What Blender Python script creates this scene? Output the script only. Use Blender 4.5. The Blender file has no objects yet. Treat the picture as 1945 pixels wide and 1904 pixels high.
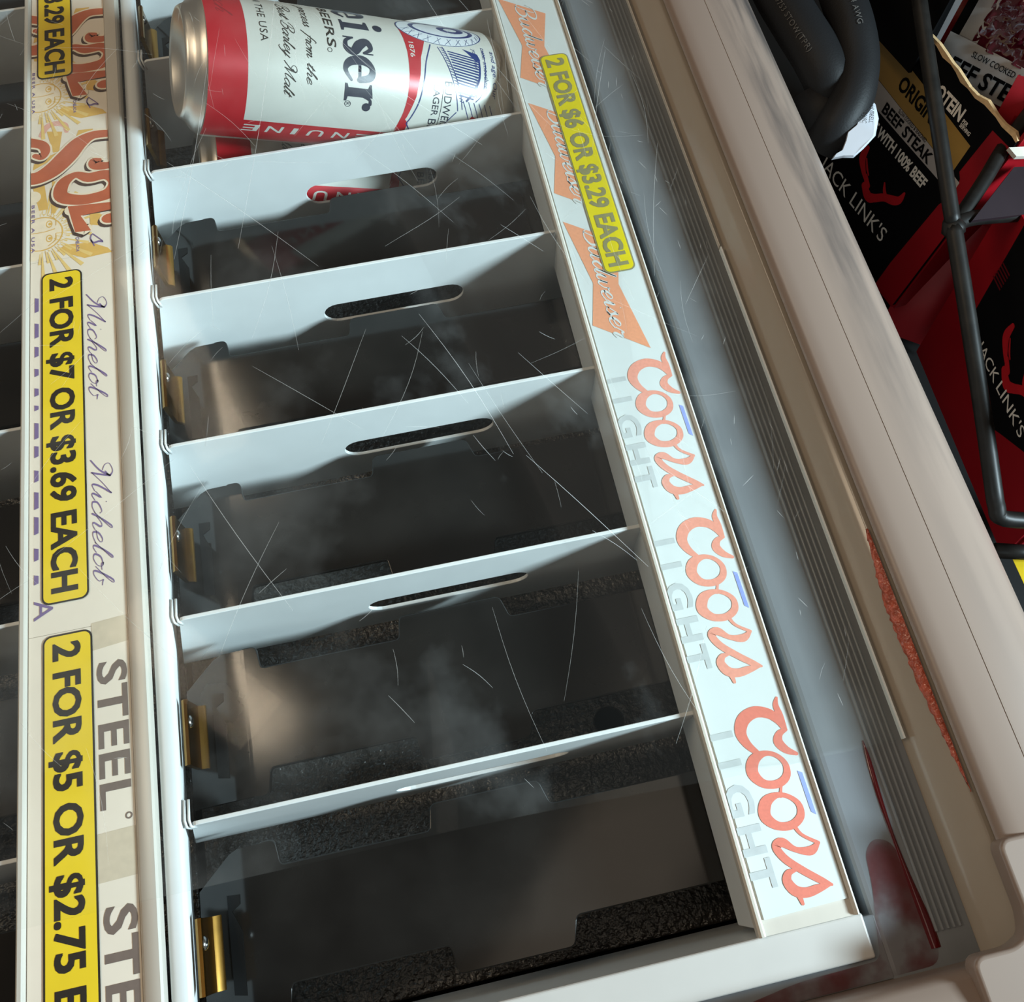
import bpy, bmesh, math, random
from mathutils import Vector, Matrix

random.seed(7)
SC = bpy.context.scene
COL = SC.collection
MM = 0.001


def lin(h):
    h = h.lstrip('#')
    o = []
    for i in (0, 2, 4):
        c = int(h[i:i + 2], 16) / 255
        o.append(c / 12.92 if c <= 0.04045 else ((c + 0.055) / 1.055) ** 2.4)
    return tuple(o)


# ------------------------------------------------------------------ camera
def rod(w):
    a = w.length
    return Matrix.Rotation(a, 3, w.normalized())


F_PX, CX, CY, IW, IH = 1778.6, 972.0, 842.1, 1945.0, 1904.0
RC = rod(Vector((-3.5536, 0.3727, -0.0848)))            # world -> camera (x right, y down, z forward)
TC = Vector((-2.5445, -2.6419, 6.4715)) * 0.08
CAM_POS = -(RC.transposed() @ TC)
cam = bpy.data.cameras.new('camera')
co = bpy.data.objects.new('camera', cam)
COL.objects.link(co)
rows = [RC[0], -RC[1], -RC[2]]
rot = Matrix((rows[0], rows[1], rows[2])).transposed()
co.matrix_world = Matrix.Translation(CAM_POS) @ rot.to_4x4()
cam.sensor_fit = 'HORIZONTAL'
cam.sensor_width = 36.0
cam.lens = F_PX / IW * 36.0
cam.shift_x = -(CX - IW / 2) / IW
cam.shift_y = (CY - IH / 2) / IW
cam.clip_start = 0.02
cam.clip_end = 50
SC.camera = co

# ------------------------------------------------------------------ world, lamps, exposure
SC.view_settings.view_transform = 'Standard'
SC.view_settings.look = 'None'
SC.view_settings.gamma = 1.0
SC.view_settings.use_curve_mapping = False
SC.view_settings.exposure = 0.0

W = bpy.data.worlds.new('store')
SC.world = W
W.use_nodes = True
wn = W.node_tree
wn.nodes.clear()
bg = wn.nodes.new('ShaderNodeBackground')
out = wn.nodes.new('ShaderNodeOutputWorld')
bg.inputs[0].default_value = (0.60, 0.535, 0.465, 1)
bg.inputs[1].default_value = 0.20
wn.links.new(bg.outputs[0], out.inputs[0])


def area(name, loc, target, sx, sy, power, color, spread=180):
    l = bpy.data.lights.new(name, 'AREA')
    l.shape = 'RECTANGLE'
    l.size, l.size_y = sx, sy
    l.energy = power
    l.color = color
    l.spread = math.radians(spread)
    o = bpy.data.objects.new(name, l)
    COL.objects.link(o)
    o.location = loc
    o.rotation_euler = (Vector(target) - Vector(loc)).to_track_quat('-Z', 'Y').to_euler()
    return o


area('cooler_door_lamp', (1.05, -0.74, 0.55), (0.06, -0.20, -0.02), 0.16, 0.22, 4.9, (0.70, 0.91, 1.0), 70)
area('warm_fill_left', (-0.95, -0.05, 1.05), (-0.05, -0.2, 0), 0.5, 0.5, 4.3, (1.0, 0.79, 0.56))  # added warm light for the left strip, no lamp seen there
area('ceiling_lamp', (-0.47, 0.95, 1.9), (-0.40, 0.70, 0), 0.13, 0.6, 2.6, (1.0, 0.80, 0.58))
area('ceiling_lamp', (-0.50, 0.13, 1.9), (-0.43, 0.05, 0), 0.13, 0.42, 2.2, (1.0, 0.80, 0.58))
area('ceiling_lamp', (0.40, -0.45, 1.9), (0.25, -0.3, 0), 1.2, 0.3, 1.2, (1.0, 0.84, 0.66))


# ------------------------------------------------------------------ materials
def nd(nt, t, **kw):
    n = nt.nodes.new(t)
    for k, v in kw.items():
        setattr(n, k, v)
    return n


def mat(name, col, rough=0.5, spec=0.5, metal=0.0, var=0.0, vscale=40.0, bump=0.0, bscale=400.0,
        rvar=0.0, coat=0.0, aniso=None, dirt=None, dmask=False):
    m = bpy.data.materials.new(name)
    m.use_nodes = True
    nt = m.node_tree
    b = nt.nodes['Principled BSDF']
    c = lin(col) if isinstance(col, str) else col
    b.inputs['Base Color'].default_value = (*c, 1)
    b.inputs['Roughness'].default_value = rough
    b.inputs['Specular IOR Level'].default_value = spec
    b.inputs['Metallic'].default_value = metal
    b.inputs['Coat Weight'].default_value = coat
    b.inputs['Coat Roughness'].default_value = 0.08
    tc = nd(nt, 'ShaderNodeTexCoord')
    mp = nd(nt, 'ShaderNodeMapping')
    nt.links.new(tc.outputs['Object'], mp.inputs[0])
    if aniso:
        mp.inputs['Scale'].default_value = aniso
    if var or dirt:
        n = nd(nt, 'ShaderNodeTexNoise')
        n.inputs['Scale'].default_value = vscale
        n.inputs['Detail'].default_value = 6
        nt.links.new(mp.outputs[0], n.inputs['Vector'])
        r = nd(nt, 'ShaderNodeMapRange')
        nt.links.new(n.outputs[0], r.inputs[0])
        mx = nd(nt, 'ShaderNodeMix', data_type='RGBA')
        if dirt:
            r.inputs[1].default_value, r.inputs[2].default_value = dirt[1], dirt[2]
            mx.inputs[6].default_value = (*c, 1)
            mx.inputs[7].default_value = (*lin(dirt[0]), 1)
        else:
            r.inputs[1].default_value, r.inputs[2].default_value = 0.3, 0.7
            mx.inputs[6].default_value = (*[x * (1 - var) for x in c], 1)
            mx.inputs[7].default_value = (*[min(1, x * (1 + var)) for x in c], 1)
        fac = r.outputs[0]
        if dmask:                                   # scuffs run along the outer shoulder of the rim, worst at the far end
            sx = nd(nt, 'ShaderNodeSeparateXYZ')
            nt.links.new(tc.outputs['Object'], sx.inputs[0])
            for o_, a_, b_, c_, d_ in ((0, .338, .347, 0, 1), (0, .372, .360, 0, 1), (1, -.42, .05, .0, 1.3)):
                q = nd(nt, 'ShaderNodeMapRange')
                q.inputs[1].default_value, q.inputs[2].default_value = a_, b_
                q.inputs[3].default_value, q.inputs[4].default_value = c_, d_
                nt.links.new(sx.outputs[o_], q.inputs[0])
                mu = nd(nt, 'ShaderNodeMath', operation='MULTIPLY')
                nt.links.new(fac, mu.inputs[0])
                nt.links.new(q.outputs[0], mu.inputs[1])
                fac = mu.outputs[0]
        nt.links.new(fac, mx.inputs[0])
        nt.links.new(mx.outputs[2], b.inputs['Base Color'])
    if rvar:
        n = nd(nt, 'ShaderNodeTexNoise')
        n.inputs['Scale'].default_value = 22
        n.inputs['Detail'].default_value = 5
        nt.links.new(mp.outputs[0], n.inputs['Vector'])
        r = nd(nt, 'ShaderNodeMapRange')
        r.inputs[3].default_value, r.inputs[4].default_value = max(0.03, rough - rvar), rough + rvar
        nt.links.new(n.outputs[0], r.inputs[0])
        nt.links.new(r.outputs[0], b.inputs['Roughness'])
    if bump:
        n = nd(nt, 'ShaderNodeTexNoise')
        n.inputs['Scale'].default_value = bscale
        n.inputs['Detail'].default_value = 2
        nt.links.new(mp.outputs[0], n.inputs['Vector'])
        bp = nd(nt, 'ShaderNodeBump')
        bp.inputs['Strength'].default_value = bump
        bp.inputs['Distance'].default_value = 0.002
        nt.links.new(n.outputs[0], bp.inputs['Height'])
        nt.links.new(bp.outputs[0], b.inputs['Normal'])
    return m


def flat(name, col, rough=0.55, spec=0.25):
    return mat(name, col, rough, spec, var=0.05, vscale=300)


M = {}
M['enamel'] = mat('white_enamel', '#dee1e1', 0.34, 0.5, var=0.03, vscale=60)
M['enamel_warm'] = mat('white_enamel_bar', '#c6c2bd', 0.36, 0.45, var=0.03)
M['plate'] = mat('black_gloss_plastic', (0.011, 0.010, 0.009), 0.11, 0.42, rvar=0.04, var=0.4, vscale=30, bump=0.035, bscale=30)
M['matte'] = mat('charcoal_plastic', (0.018, 0.019, 0.020), 0.45, 0.4, var=0.2)
M['black'] = mat('black_plastic', (0.006, 0.006, 0.006), 0.5, 0.2)
M['tray'] = mat('stippled_black_plastic', (0.045, 0.040, 0.035), 0.3, 0.8, bump=0.9, bscale=330)
M['liner'] = mat('dark_liner', (0.012, 0.012, 0.012), 0.5, 0.3)
M['brass'] = mat('zinc_gold', '#8f6c34', 0.24, 0.5, metal=1.0, var=0.1, vscale=200)
M['steel'] = mat('steel', '#b4b4b2', 0.2, 0.5, metal=1.0)
M['grey_pvc'] = mat('grey_track_pvc', '#777b7f', 0.27, 0.5, var=0.06, vscale=25, aniso=(6, 0.6, 1))
M['beige'] = mat('beige_rim', '#8d7b70', 0.33, 0.5, dirt=('#4f4846', 0.40, 0.60), vscale=30, aniso=(3.2, 0.30, 1), dmask=True)
M['beige_wall'] = mat('beige_inner_wall', '#a2978a', 0.16, 0.6, var=0.04, vscale=20, aniso=(4, 0.4, 1))
M['gap_shade'] = mat('dark_gap', (0.02, 0.017, 0.015), 0.7, 0.1)  # dark colour stands in for shade in the rim gap
M['clear_edge'] = mat('clear_channel', '#e6dbcf', 0.2, 0.5, var=0.03)
M['edge_highlight'] = mat('edge_highlight', '#f4f8f8', 0.25, 0.5)  # white stands in for light caught along the lid edge
M['channel'] = mat('channel_lip', '#cfc8bd', 0.25, 0.5, var=0.05, vscale=80, aniso=(1, .2, 1))
M['card_warm_lit'] = mat('warm_lit_card', '#efe3d2', 0.5, 0.3, var=0.02, vscale=80)  # tint carries the warm light on the left strip
M['card_cool_lit'] = mat('cool_lit_card', '#d2d9d8', 0.5, 0.3, var=0.02, vscale=80)  # tint carries the cool light on the right strip
M['yellow'] = mat('yellow_sticker', '#dccb1e', 0.45, 0.3, var=0.03, vscale=90)
M['yellow_w'] = mat('yellow_sticker_w', '#f4d22c', 0.45, 0.3, var=0.03, vscale=90)
M['ink'] = flat('black_ink', '#2e2924')
M['ink_fade'] = flat('faded_ink', '#8d8a63')
M['orange'] = mat('faded_orange_ink', '#e39c78', 0.5, 0.25, var=0.05, vscale=900)
M['coral'] = mat('faded_coral_ink', '#e39a86', 0.5, 0.25, var=0.06, vscale=900)
M['coral2'] = mat('coral_ink', '#dc7e6c', 0.5, 0.25, var=0.05, vscale=900)
M['blue_ink'] = flat('blue_ink', '#8f9fdc')
M['grey_ink'] = flat('grey_ink', '#bcc2c2')
M['purple'] = flat('purple_ink', '#806d98')
M['taupe'] = flat('taupe_ink', '#7a6b63')
M['tan_tape'] = flat('tan_tape', '#d5c6ae')
M['brick_ink'] = mat('brick_red_ink', '#c46a4c', 0.5, 0.25, var=0.1, vscale=120)
M['cream'] = flat('cream_ink', '#f3e2c8')
M['sun'] = flat('sun_yellow_ink', '#eccb83')
M['sun_deep'] = flat('sun_gold_ink', '#e3b766')
M['pink'] = flat('pink_ink', '#e9b3a3')
M['shadow_ink'] = flat('brown_ink', '#574640')
M['can_red'] = mat('can_red', '#b41c27', 0.3, 0.4, metal=0.12, var=0.04)
M['can_white'] = mat('can_silver_white', '#cfd0c8', 0.36, 0.4, metal=0.12, var=0.02)
M['can_blue'] = flat('can_blue', '#23356e', 0.3, 0.5)
M['can_pale'] = flat('can_pale_blue', '#d5dde2', 0.28, 0.5)
M['alu'] = mat('aluminium', '#e2dfd9', 0.34, 0.5, metal=1.0)
M['navy'] = flat('navy_ink', '#1f2638', 0.3, 0.5)
M['can_print_red'] = flat('can_print_dark_red', '#8e1620', 0.3, 0.5)
M['rubber'] = mat('black_rubber', (0.010, 0.010, 0.011), 0.55, 0.22, bump=0.06, bscale=900)
M['rubber_print'] = flat('grey_print', '#5c5a58')
M['nylon'] = mat('white_nylon', '#c9cdd6', 0.35, 0.5, var=0.03)
M['carton_black'] = mat('carton_black', (0.004, 0.004, 0.0045), 0.6, 0.06)
M['carton_red'] = mat('carton_red', '#8c0d18', 0.5, 0.2, var=0.06)
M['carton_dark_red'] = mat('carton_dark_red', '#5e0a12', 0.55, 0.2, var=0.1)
M['gold'] = mat('carton_gold', '#9a7838', 0.45, 0.35, var=0.1)
M['silver'] = mat('carton_silver', '#aaa29d', 0.4, 0.35, var=0.06)
M['white_ink'] = flat('white_ink', '#e4dcd0')
M['red_ink'] = flat('red_ink', '#b3161f')
M['cardboard'] = mat('torn_cardboard', '#cfae82', 0.85, 0.1, var=0.12, vscale=400)
M['wire'] = mat('black_wire', (0.010, 0.009, 0.008), 0.45, 0.28, var=0.4, vscale=120)
M['bag_red'] = mat('bag_red', '#a3202a', 0.32, 0.5, bump=0.25, bscale=40)
M['bag_dark'] = mat('bag_dark_red', '#3a0a10', 0.35, 0.5, bump=0.3, bscale=40)
M['bag_white'] = mat('bag_white', '#b9b6b6', 0.35, 0.5, bump=0.1, bscale=50)
M['meat'] = mat('jerky_window', '#4e1420', 0.10, 0.8, var=0.35, vscale=60)
M['clear_lilac'] = mat('price_channel_plastic', '#2c2529', 0.25, 0.25, var=0.12, vscale=20)
M['floor'] = mat('floor_tile', '#3a3430', 0.5, 0.3, var=0.1, vscale=6)
M['shelf'] = mat('shelf_black', (0.008, 0.008, 0.008), 0.5, 0.2)


def mat_liquid(name, col, alpha, scale, thr, rough=0.08):
    m = bpy.data.materials.new(name)
    m.use_nodes = True
    nt = m.node_tree
    b = nt.nodes['Principled BSDF']
    b.inputs['Base Color'].default_value = (*lin(col), 1)
    b.inputs['Roughness'].default_value = rough
    tc = nd(nt, 'ShaderNodeTexCoord')
    n = nd(nt, 'ShaderNodeTexNoise')
    n.inputs['Scale'].default_value = scale
    n.inputs['Detail'].default_value = 4
    nt.links.new(tc.outputs['Object'], n.inputs['Vector'])
    r = nd(nt, 'ShaderNodeMapRange')
    r.inputs[1].default_value, r.inputs[2].default_value = thr, thr + 0.25
    r.inputs[3].default_value, r.inputs[4].default_value = alpha[0], alpha[1]
    nt.links.new(n.outputs[0], r.inputs[0])
    nt.links.new(r.outputs[0], b.inputs['Alpha'])
    return m


M['juice_film'] = mat_liquid('juice_film', '#6b2426', (0.06, 0.58), 42, 0.40, 0.45)
M['juice'] = mat_liquid('juice', '#560f13', (0.8, 0.98), 60, 0.3, 0.06)
M['foam'] = mat('juice_foam', '#b4553f', 0.14, 0.6, var=0.3, vscale=300, bump=0.8, bscale=420)


def mat_lid():
    m = bpy.data.materials.new('clear_acrylic')
    m.use_nodes = True
    nt = m.node_tree
    nt.nodes.clear()
    o = nd(nt, 'ShaderNodeOutputMaterial')
    tr = nd(nt, 'ShaderNodeBsdfTransparent')
    tr.inputs[0].default_value = (0.985, 0.99, 0.985, 1)
    gl = nd(nt, 'ShaderNodeBsdfGlossy')
    gl.inputs['Roughness'].default_value = 0.05
    fr = nd(nt, 'ShaderNodeFresnel')
    fr.inputs[0].default_value = 1.4
    k = nd(nt, 'ShaderNodeMath', operation='MULTIPLY')
    k.inputs[1].default_value = 0.12
    nt.links.new(fr.outputs[0], k.inputs[0])
    m1 = nd(nt, 'ShaderNodeMixShader')
    nt.links.new(k.outputs[0], m1.inputs[0])
    nt.links.new(tr.outputs[0], m1.inputs[1])
    nt.links.new(gl.outputs[0], m1.inputs[2])
    # smudges and fine hazing of the worn plastic
    df = nd(nt, 'ShaderNodeBsdfDiffuse')
    df.inputs[0].default_value = (0.8, 0.8, 0.78, 1)
    tc = nd(nt, 'ShaderNodeTexCoord')
    n = nd(nt, 'ShaderNodeTexNoise')
    n.inputs['Scale'].default_value = 9
    n.inputs['Detail'].default_value = 6
    n.inputs['Roughness'].default_value = 0.62
    nt.links.new(tc.outputs['Object'], n.inputs['Vector'])
    r = nd(nt, 'ShaderNodeMapRange')
    r.inputs[1].default_value, r.inputs[2].default_value = 0.55, 0.78
    r.inputs[3].default_value, r.inputs[4].default_value = 0.002, 0.05
    nt.links.new(n.outputs[0], r.inputs[0])
    m2 = nd(nt, 'ShaderNodeMixShader')
    nt.links.new(r.outputs[0], m2.inputs[0])
    nt.links.new(m1.outputs[0], m2.inputs[1])
    nt.links.new(df.outputs[0], m2.inputs[2])
    nt.links.new(m2.outputs[0], o.inputs[0])
    return m


def mat_mix_alpha(name, col, a):
    m = bpy.data.materials.new(name)
    m.use_nodes = True
    b = m.node_tree.nodes['Principled BSDF']
    b.inputs['Base Color'].default_value = (*col, 1)
    b.inputs['Alpha'].default_value = a
    b.inputs['Roughness'].default_value = 0.5
    return m


M['lid'] = mat_lid()
M['scratch'] = mat_mix_alpha('scratch', (0.85, 0.85, 0.82), 0.26)
M['scratch_bold'] = mat_mix_alpha('scratch_bold', (0.92, 0.92, 0.9), 0.32)


# ------------------------------------------------------------------ object helpers
def thing(name, label, cat, loc=(0, 0, 0), group=None, matrix=None):
    o = bpy.data.objects.new(name, None)
    o.empty_display_size = 0.02
    COL.objects.link(o)
    if matrix is not None:
        o.matrix_world = matrix
    else:
        o.location = loc
    o['label'] = label
    o['category'] = cat
    if group:
        o['group'] = group
    return o


def offset_of(p):
    v = Vector((0, 0, 0))
    while p is not None:
        v += Vector(p.location) if p.get('_rot') is None else Vector((0, 0, 0))
        p = p.parent
    return v


def obj(name, verts, faces, m, parent=None, smooth=False, label=None, kind=None, local=False):
    """verts in world metres (or thing-local if local)."""
    me = bpy.data.meshes.new(name)
    if not local and parent is not None:
        of = offset_of(parent)
        verts = [(v[0] - of[0], v[1] - of[1], v[2] - of[2]) for v in verts]
    me.from_pydata([tuple(v) for v in verts], [], faces)
    me.materials.append(M[m] if isinstance(m, str) else m)
    if smooth:
        for p in me.polygons:
            p.use_smooth = True
    me.update()
    o = bpy.data.objects.new(name, me)
    COL.objects.link(o)
    if parent is not None:
        o.parent = parent
    if label:
        o['label'] = label
    if kind:
        o['kind'] = kind
    return o


def fromb(name, bm, m, parent=None, smooth=False, **kw):
    bmesh.ops.recalc_face_normals(bm, faces=bm.faces)
    bm.verts.index_update()
    v = [tuple(x.co) for x in bm.verts]
    f = [[y.index for y in x.verts] for x in bm.faces]
    bm.free()
    return obj(name, v, f, m, parent, smooth, **kw)


def box(name, a, b, m, parent=None, bev=0.0, seg=2, **kw):
    bm = bmesh.new()
    bmesh.ops.create_cube(bm, size=1.0)
    for v in bm.verts:
        v.co = Vector([(a[i] + b[i]) / 2 + v.co[i] * (b[i] - a[i]) for i in range(3)])
    if bev:
        bmesh.ops.bevel(bm, geom=list(bm.edges), offset=bev, segments=seg, affect='EDGES', profile=0.5)
    return fromb(name, bm, m, parent, **kw)


def prism_y(name, prof, y0, y1, m, parent=None, smooth=False, mirror=None, **kw):
    """closed (x,z) profile extruded along y."""
    n = len(prof)
    if mirror is not None:
        prof = [(2 * mirror - x, z) for x, z in prof]
    v = [(x, y0, z) for x, z in prof] + [(x, y1, z) for x, z in prof]
    f = [[i, (i + 1) % n, (i + 1) % n + n, i + n] for i in range(n)]
    f += [list(range(n))[::-1], [i + n for i in range(n)]]
    o = obj(name, v, f, m, parent, **kw)
    if smooth:
        o.data.shade_auto = None if False else None
    return o


def autosmooth(o, ang=35):
    me = o.data
    for p in me.polygons:
        p.use_smooth = True
    bm = bmesh.new()
    bm.from_mesh(me)
    for e in bm.edges:
        if len(e.link_faces) == 2 and e.calc_face_angle(0) > math.radians(ang):
            e.smooth = False
    bm.to_mesh(me)
    bm.free()
    return o


def tube(pts, r, n=12, caps=True):
    pts = [Vector(p) for p in pts]
    v, f = [], []
    up = None
    for i, p in enumerate(pts):
        t = (pts[min(i + 1, len(pts) - 1)] - pts[max(i - 1, 0)]).normalized()
        if up is None:
            up = Vector((0, 0, 1)) if abs(t.z) < 0.9 else Vector((1, 0, 0))
        a = (up - t * up.dot(t)).normalized()
        b = t.cross(a)
        up = a
        rr = r[i] if isinstance(r, (list, tuple)) else r
        for k in range(n):
            w = 2 * math.pi * k / n
            v.append(p + a * (math.cos(w) * rr) + b * (math.sin(w) * rr))
        if i:
            o0, o1 = (i - 1) * n, i * n
            for k in range(n):
                f.append([o0 + k, o0 + (k + 1) % n, o1 + (k + 1) % n, o1 + k])
    if caps:
        f.append(list(range(n))[::-1])
        f.append([len(v) - n + k for k in range(n)])
    return v, f


def join(*vf):
    V, F = [], []
    for v, f in vf:
        o = len(V)
        V += list(v)
        F += [[i + o for i in q] for q in f]
    return V, F


def catmull(pts, n=8, closed=False):
    P = [tuple(p) for p in pts]
    out_ = []
    N = len(P)
    rng = range(N if closed else N - 1)
    for i in rng:
        g = lambda j: P[j % N] if closed else P[max(0, min(N - 1, j))]
        p0, p1, p2, p3 = g(i - 1), g(i), g(i + 1), g(i + 2)
        for s in range(n):
            t = s / n
            out_.append(tuple(0.5 * (2 * b + (c - a) * t + (2 * a - 5 * b + 4 * c - d) * t * t + (3 * b - a - 3 * c + d) * t ** 3)
                              for a, b, c, d in zip(p0, p1, p2, p3)))
    if not closed:
        out_.append(P[-1])
    return out_


def ribbon(pts, n=7, closed=False, grow=0.0, raw=False):
    """2-D stroke with a width per point -> (verts2d, faces)."""
    P = pts if raw else catmull(pts, n, closed)
    v, f = [], []
    N = len(P)
    for i, p in enumerate(P):
        if closed:
            a, b = P[i - 1], P[(i + 1) % N]
        else:
            a, b = P[max(i - 1, 0)], P[min(i + 1, N - 1)]
        dx, dy = b[0] - a[0], b[1] - a[1]
        L = math.hypot(dx, dy) or 1
        w = max(0.02, p[2]) / 2 + grow
        v += [(p[0] - dy / L * w, p[1] + dx / L * w), (p[0] + dy / L * w, p[1] - dx / L * w)]
    for i in range(N if closed else N - 1):
        j = (i + 1) % N
        f.append([2 * i, 2 * i + 1, 2 * j + 1, 2 * j])
    if not closed:                                   # round ends
        for i, sgn in ((0, -1), (N - 1, 1)):
            p = P[i]
            a, b = (P[0], P[1]) if i == 0 else (P[N - 2], P[N - 1])
            ang = math.atan2(b[1] - a[1], b[0] - a[0]) + (math.pi if sgn < 0 else 0)
            w = max(0.02, p[2]) / 2 + grow
            o = len(v)
            v.append((p[0], p[1]))
            for k in range(7):
                q = ang - math.pi / 2 + math.pi * k / 6
                v.append((p[0] + math.cos(q) * w, p[1] + math.sin(q) * w))
            f += [[o, o + k + 1, o + k + 2] for k in range(6)]
    return v, f


def disc(cx, cy, rx, ry=None, n=20, a0=0, a1=360, rin=0):
    ry = rx if ry is None else ry
    v, f = [], []
    full = abs(a1 - a0) >= 360
    for i in range(n + (0 if full else 1)):
        a = math.radians(a0 + (a1 - a0) * i / n)
        v.append((cx + math.cos(a) * rx, cy + math.sin(a) * ry))
        if rin:
            v.append((cx + math.cos(a) * rx * rin, cy + math.sin(a) * ry * rin))
    if rin:
        k = n if full else n
        m_ = len(v) // 2
        for i in range(k):
            j = (i + 1) % m_
            f.append([2 * i, 2 * j, 2 * j + 1, 2 * i + 1])
    else:
        f = [list(range(len(v)))]
    return v, f


def poly(*p):
    return list(p), [list(range(len(p)))]


def rrect(x0, y0, x1, y1, r, n=6):
    v = []
    for cx, cy, a in ((x1 - r, y1 - r, 0), (x0 + r, y1 - r, 90), (x0 + r, y0 + r, 180), (x1 - r, y0 + r, 270)):
        for k in range(n + 1):
            q = math.radians(a + 90 * k / n)
            v.append((cx + r * math.cos(q), cy + r * math.sin(q)))
    return v, [list(range(len(v)))]


def round_poly(pts, r, n=4):
    out_ = []
    N = len(pts)
    for i in range(N):
        p = Vector(pts[i][:2])
        rr = pts[i][2] if len(pts[i]) > 2 else r
        a = (Vector(pts[i - 1][:2]) - p)
        b = (Vector(pts[(i + 1) % N][:2]) - p)
        rr = min(rr, a.length * 0.48, b.length * 0.48)
        p0, p1 = p + a.normalized() * rr, p + b.normalized() * rr
        for k in range(n + 1):
            t = k / n
            q = p0 * (1 - t) ** 2 + p * 2 * t * (1 - t) + p1 * t * t
            out_.append((q.x, q.y))
    return out_


def curve_solid(outlines, ext, bev=0.0, res=1):
    """filled outlines with holes (even-odd), thickness 2*ext along local z."""
    cu = bpy.data.curves.new('tmp', 'CURVE')
    cu.dimensions = '2D'
    cu.fill_mode = 'BOTH'
    cu.extrude = ext
    cu.bevel_depth = bev
    cu.bevel_resolution = res
    for ol in outlines:
        s = cu.splines.new('POLY')
        s.points.add(len(ol) - 1)
        for p, q in zip(s.points, ol):
            p.co = (q[0], q[1], 0, 1)
        s.use_cyclic_u = True
    o = bpy.data.objects.new('tmp', cu)
    me = bpy.data.meshes.new_from_object(o)
    v = [tuple(x.co) for x in me.vertices]
    f = [list(p.vertices) for p in me.polygons]
    bpy.data.objects.remove(o)
    bpy.data.curves.remove(cu)
    bpy.data.meshes.remove(me)
    return v, f


_tc = {}


def text_raw(s, bold, space):
    k = (s, bold, space)
    if k in _tc:
        return _tc[k]
    cu = bpy.data.curves.new('tmp', 'FONT')
    cu.body = s
    cu.size = 1
    cu.offset = bold
    cu.space_character = space
    cu.resolution_u = 3
    o = bpy.data.objects.new('tmp', cu)
    COL.objects.link(o)
    me = bpy.data.meshes.new_from_object(o)
    v = [(x.co[0], x.co[1]) for x in me.vertices]
    f = [list(p.vertices) for p in me.polygons]
    bpy.data.objects.remove(o)
    bpy.data.curves.remove(cu)
    bpy.data.meshes.remove(me)
    _tc[k] = (v, f)
    return v, f


CAPH = None


def text(s, u, v0, cap, width=None, bold=0.0, shear=0.0, space=1.0, align='l'):
    """2-D lettering: left end at u, baseline v0, cap height, total width."""
    global CAPH
    if CAPH is None:
        hv, _ = text_raw('H', 0.0, 1.0)
        CAPH = max(p[1] for p in hv)
    v, f = text_raw(s, bold, space)
    x0 = min(p[0] for p in v)
    x1 = max(p[0] for p in v)
    ky = cap / (CAPH + 2 * bold)
    kx = width / (x1 - x0) if width else ky
    w = (x1 - x0) * kx
    du = {'l': 0, 'c': -w / 2, 'r': -w}[align]
    return [(u + du + (p[0] - x0) * kx + shear * (p[1] + bold) * ky, v0 + (p[1] + bold) * ky) for p in v], f


def split_u(vf, step, axis=1):
    """slice a flat 2-D mesh so that it can be bent round a cylinder."""
    v, f = vf
    bm = bmesh.new()
    bv = [bm.verts.new((p[0], p[1], 0)) for p in v]
    for q in f:
        try:
            bm.faces.new([bv[i] for i in q])
        except ValueError:
            pass
    lo = min(p[axis] for p in v)
    hi = max(p[axis] for p in v)
    k = math.floor(lo / step) + 1
    no = (1, 0, 0) if axis == 0 else (0, 1, 0)
    while k * step < hi:
        c = (k * step, 0, 0) if axis == 0 else (0, k * step, 0)
        bmesh.ops.bisect_plane(bm, geom=list(bm.verts) + list(bm.edges) + list(bm.faces), plane_co=c, plane_no=no)
        k += 1
    bm.verts.index_update()
    r = [(x.co.x, x.co.y) for x in bm.verts], [[y.index for y in x.verts] for x in bm.faces]
    bm.free()
    return r


def clip2(vf, lo=None, hi=None, axis=1):
    v, f = vf
    bm = bmesh.new()
    bv = [bm.verts.new((p[0], p[1], 0)) for p in v]
    for q in f:
        try:
            bm.faces.new([bv[i] for i in q])
        except ValueError:
            pass
    no = Vector((1, 0, 0)) if axis == 0 else Vector((0, 1, 0))
    for val, s in ((lo, -1), (hi, 1)):
        if val is not None:
            bmesh.ops.bisect_plane(bm, geom=list(bm.verts) + list(bm.edges) + list(bm.faces), plane_co=no * val,
                                   plane_no=no * s, clear_outer=True)
    bm.verts.index_update()
    r = [(x.co.x, x.co.y) for x in bm.verts], [[y.index for y in x.verts] for x in bm.faces]
    bm.free()
    return r


class Frame:
    def __init__(s, O, ex, ey, ku=1.0, kv=1.0, dv=0.0):
        s.k = (ku, kv, dv)
        s.O = Vector(O)
        s.ex = Vector(ex).normalized()
        s.ey = Vector(ey)
        s.ey = (s.ey - s.ex * s.ey.dot(s.ex)).normalized()
        s.n = s.ex.cross(s.ey)

    def __call__(s, u, v, h=0.0):
        return s.O + s.ex * (u * s.k[0] * MM) + s.ey * ((v * s.k[1] + s.k[2]) * MM) + s.n * (h * MM)


def put(name, vfs, fr, h, m, parent, label=None, kind=None):
    V, F_ = [], []
    for i, (v, f) in enumerate(vfs):
        o = len(V)
        V += [fr(p[0], p[1], h + .012 * i * (1 if len(vfs) < 14 else .25)) for p in v]
        for q in f:
            ar = sum(v[q[k]][0] * v[q[(k + 1) % len(q)]][1] - v[q[(k + 1) % len(q)]][0] * v[q[k]][1] for k in range(len(q)))
            F_.append([a + o for a in (q if ar >= 0 else q[::-1])])
    return obj(name, V, F_, m, parent, label=label, kind=kind)


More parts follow.
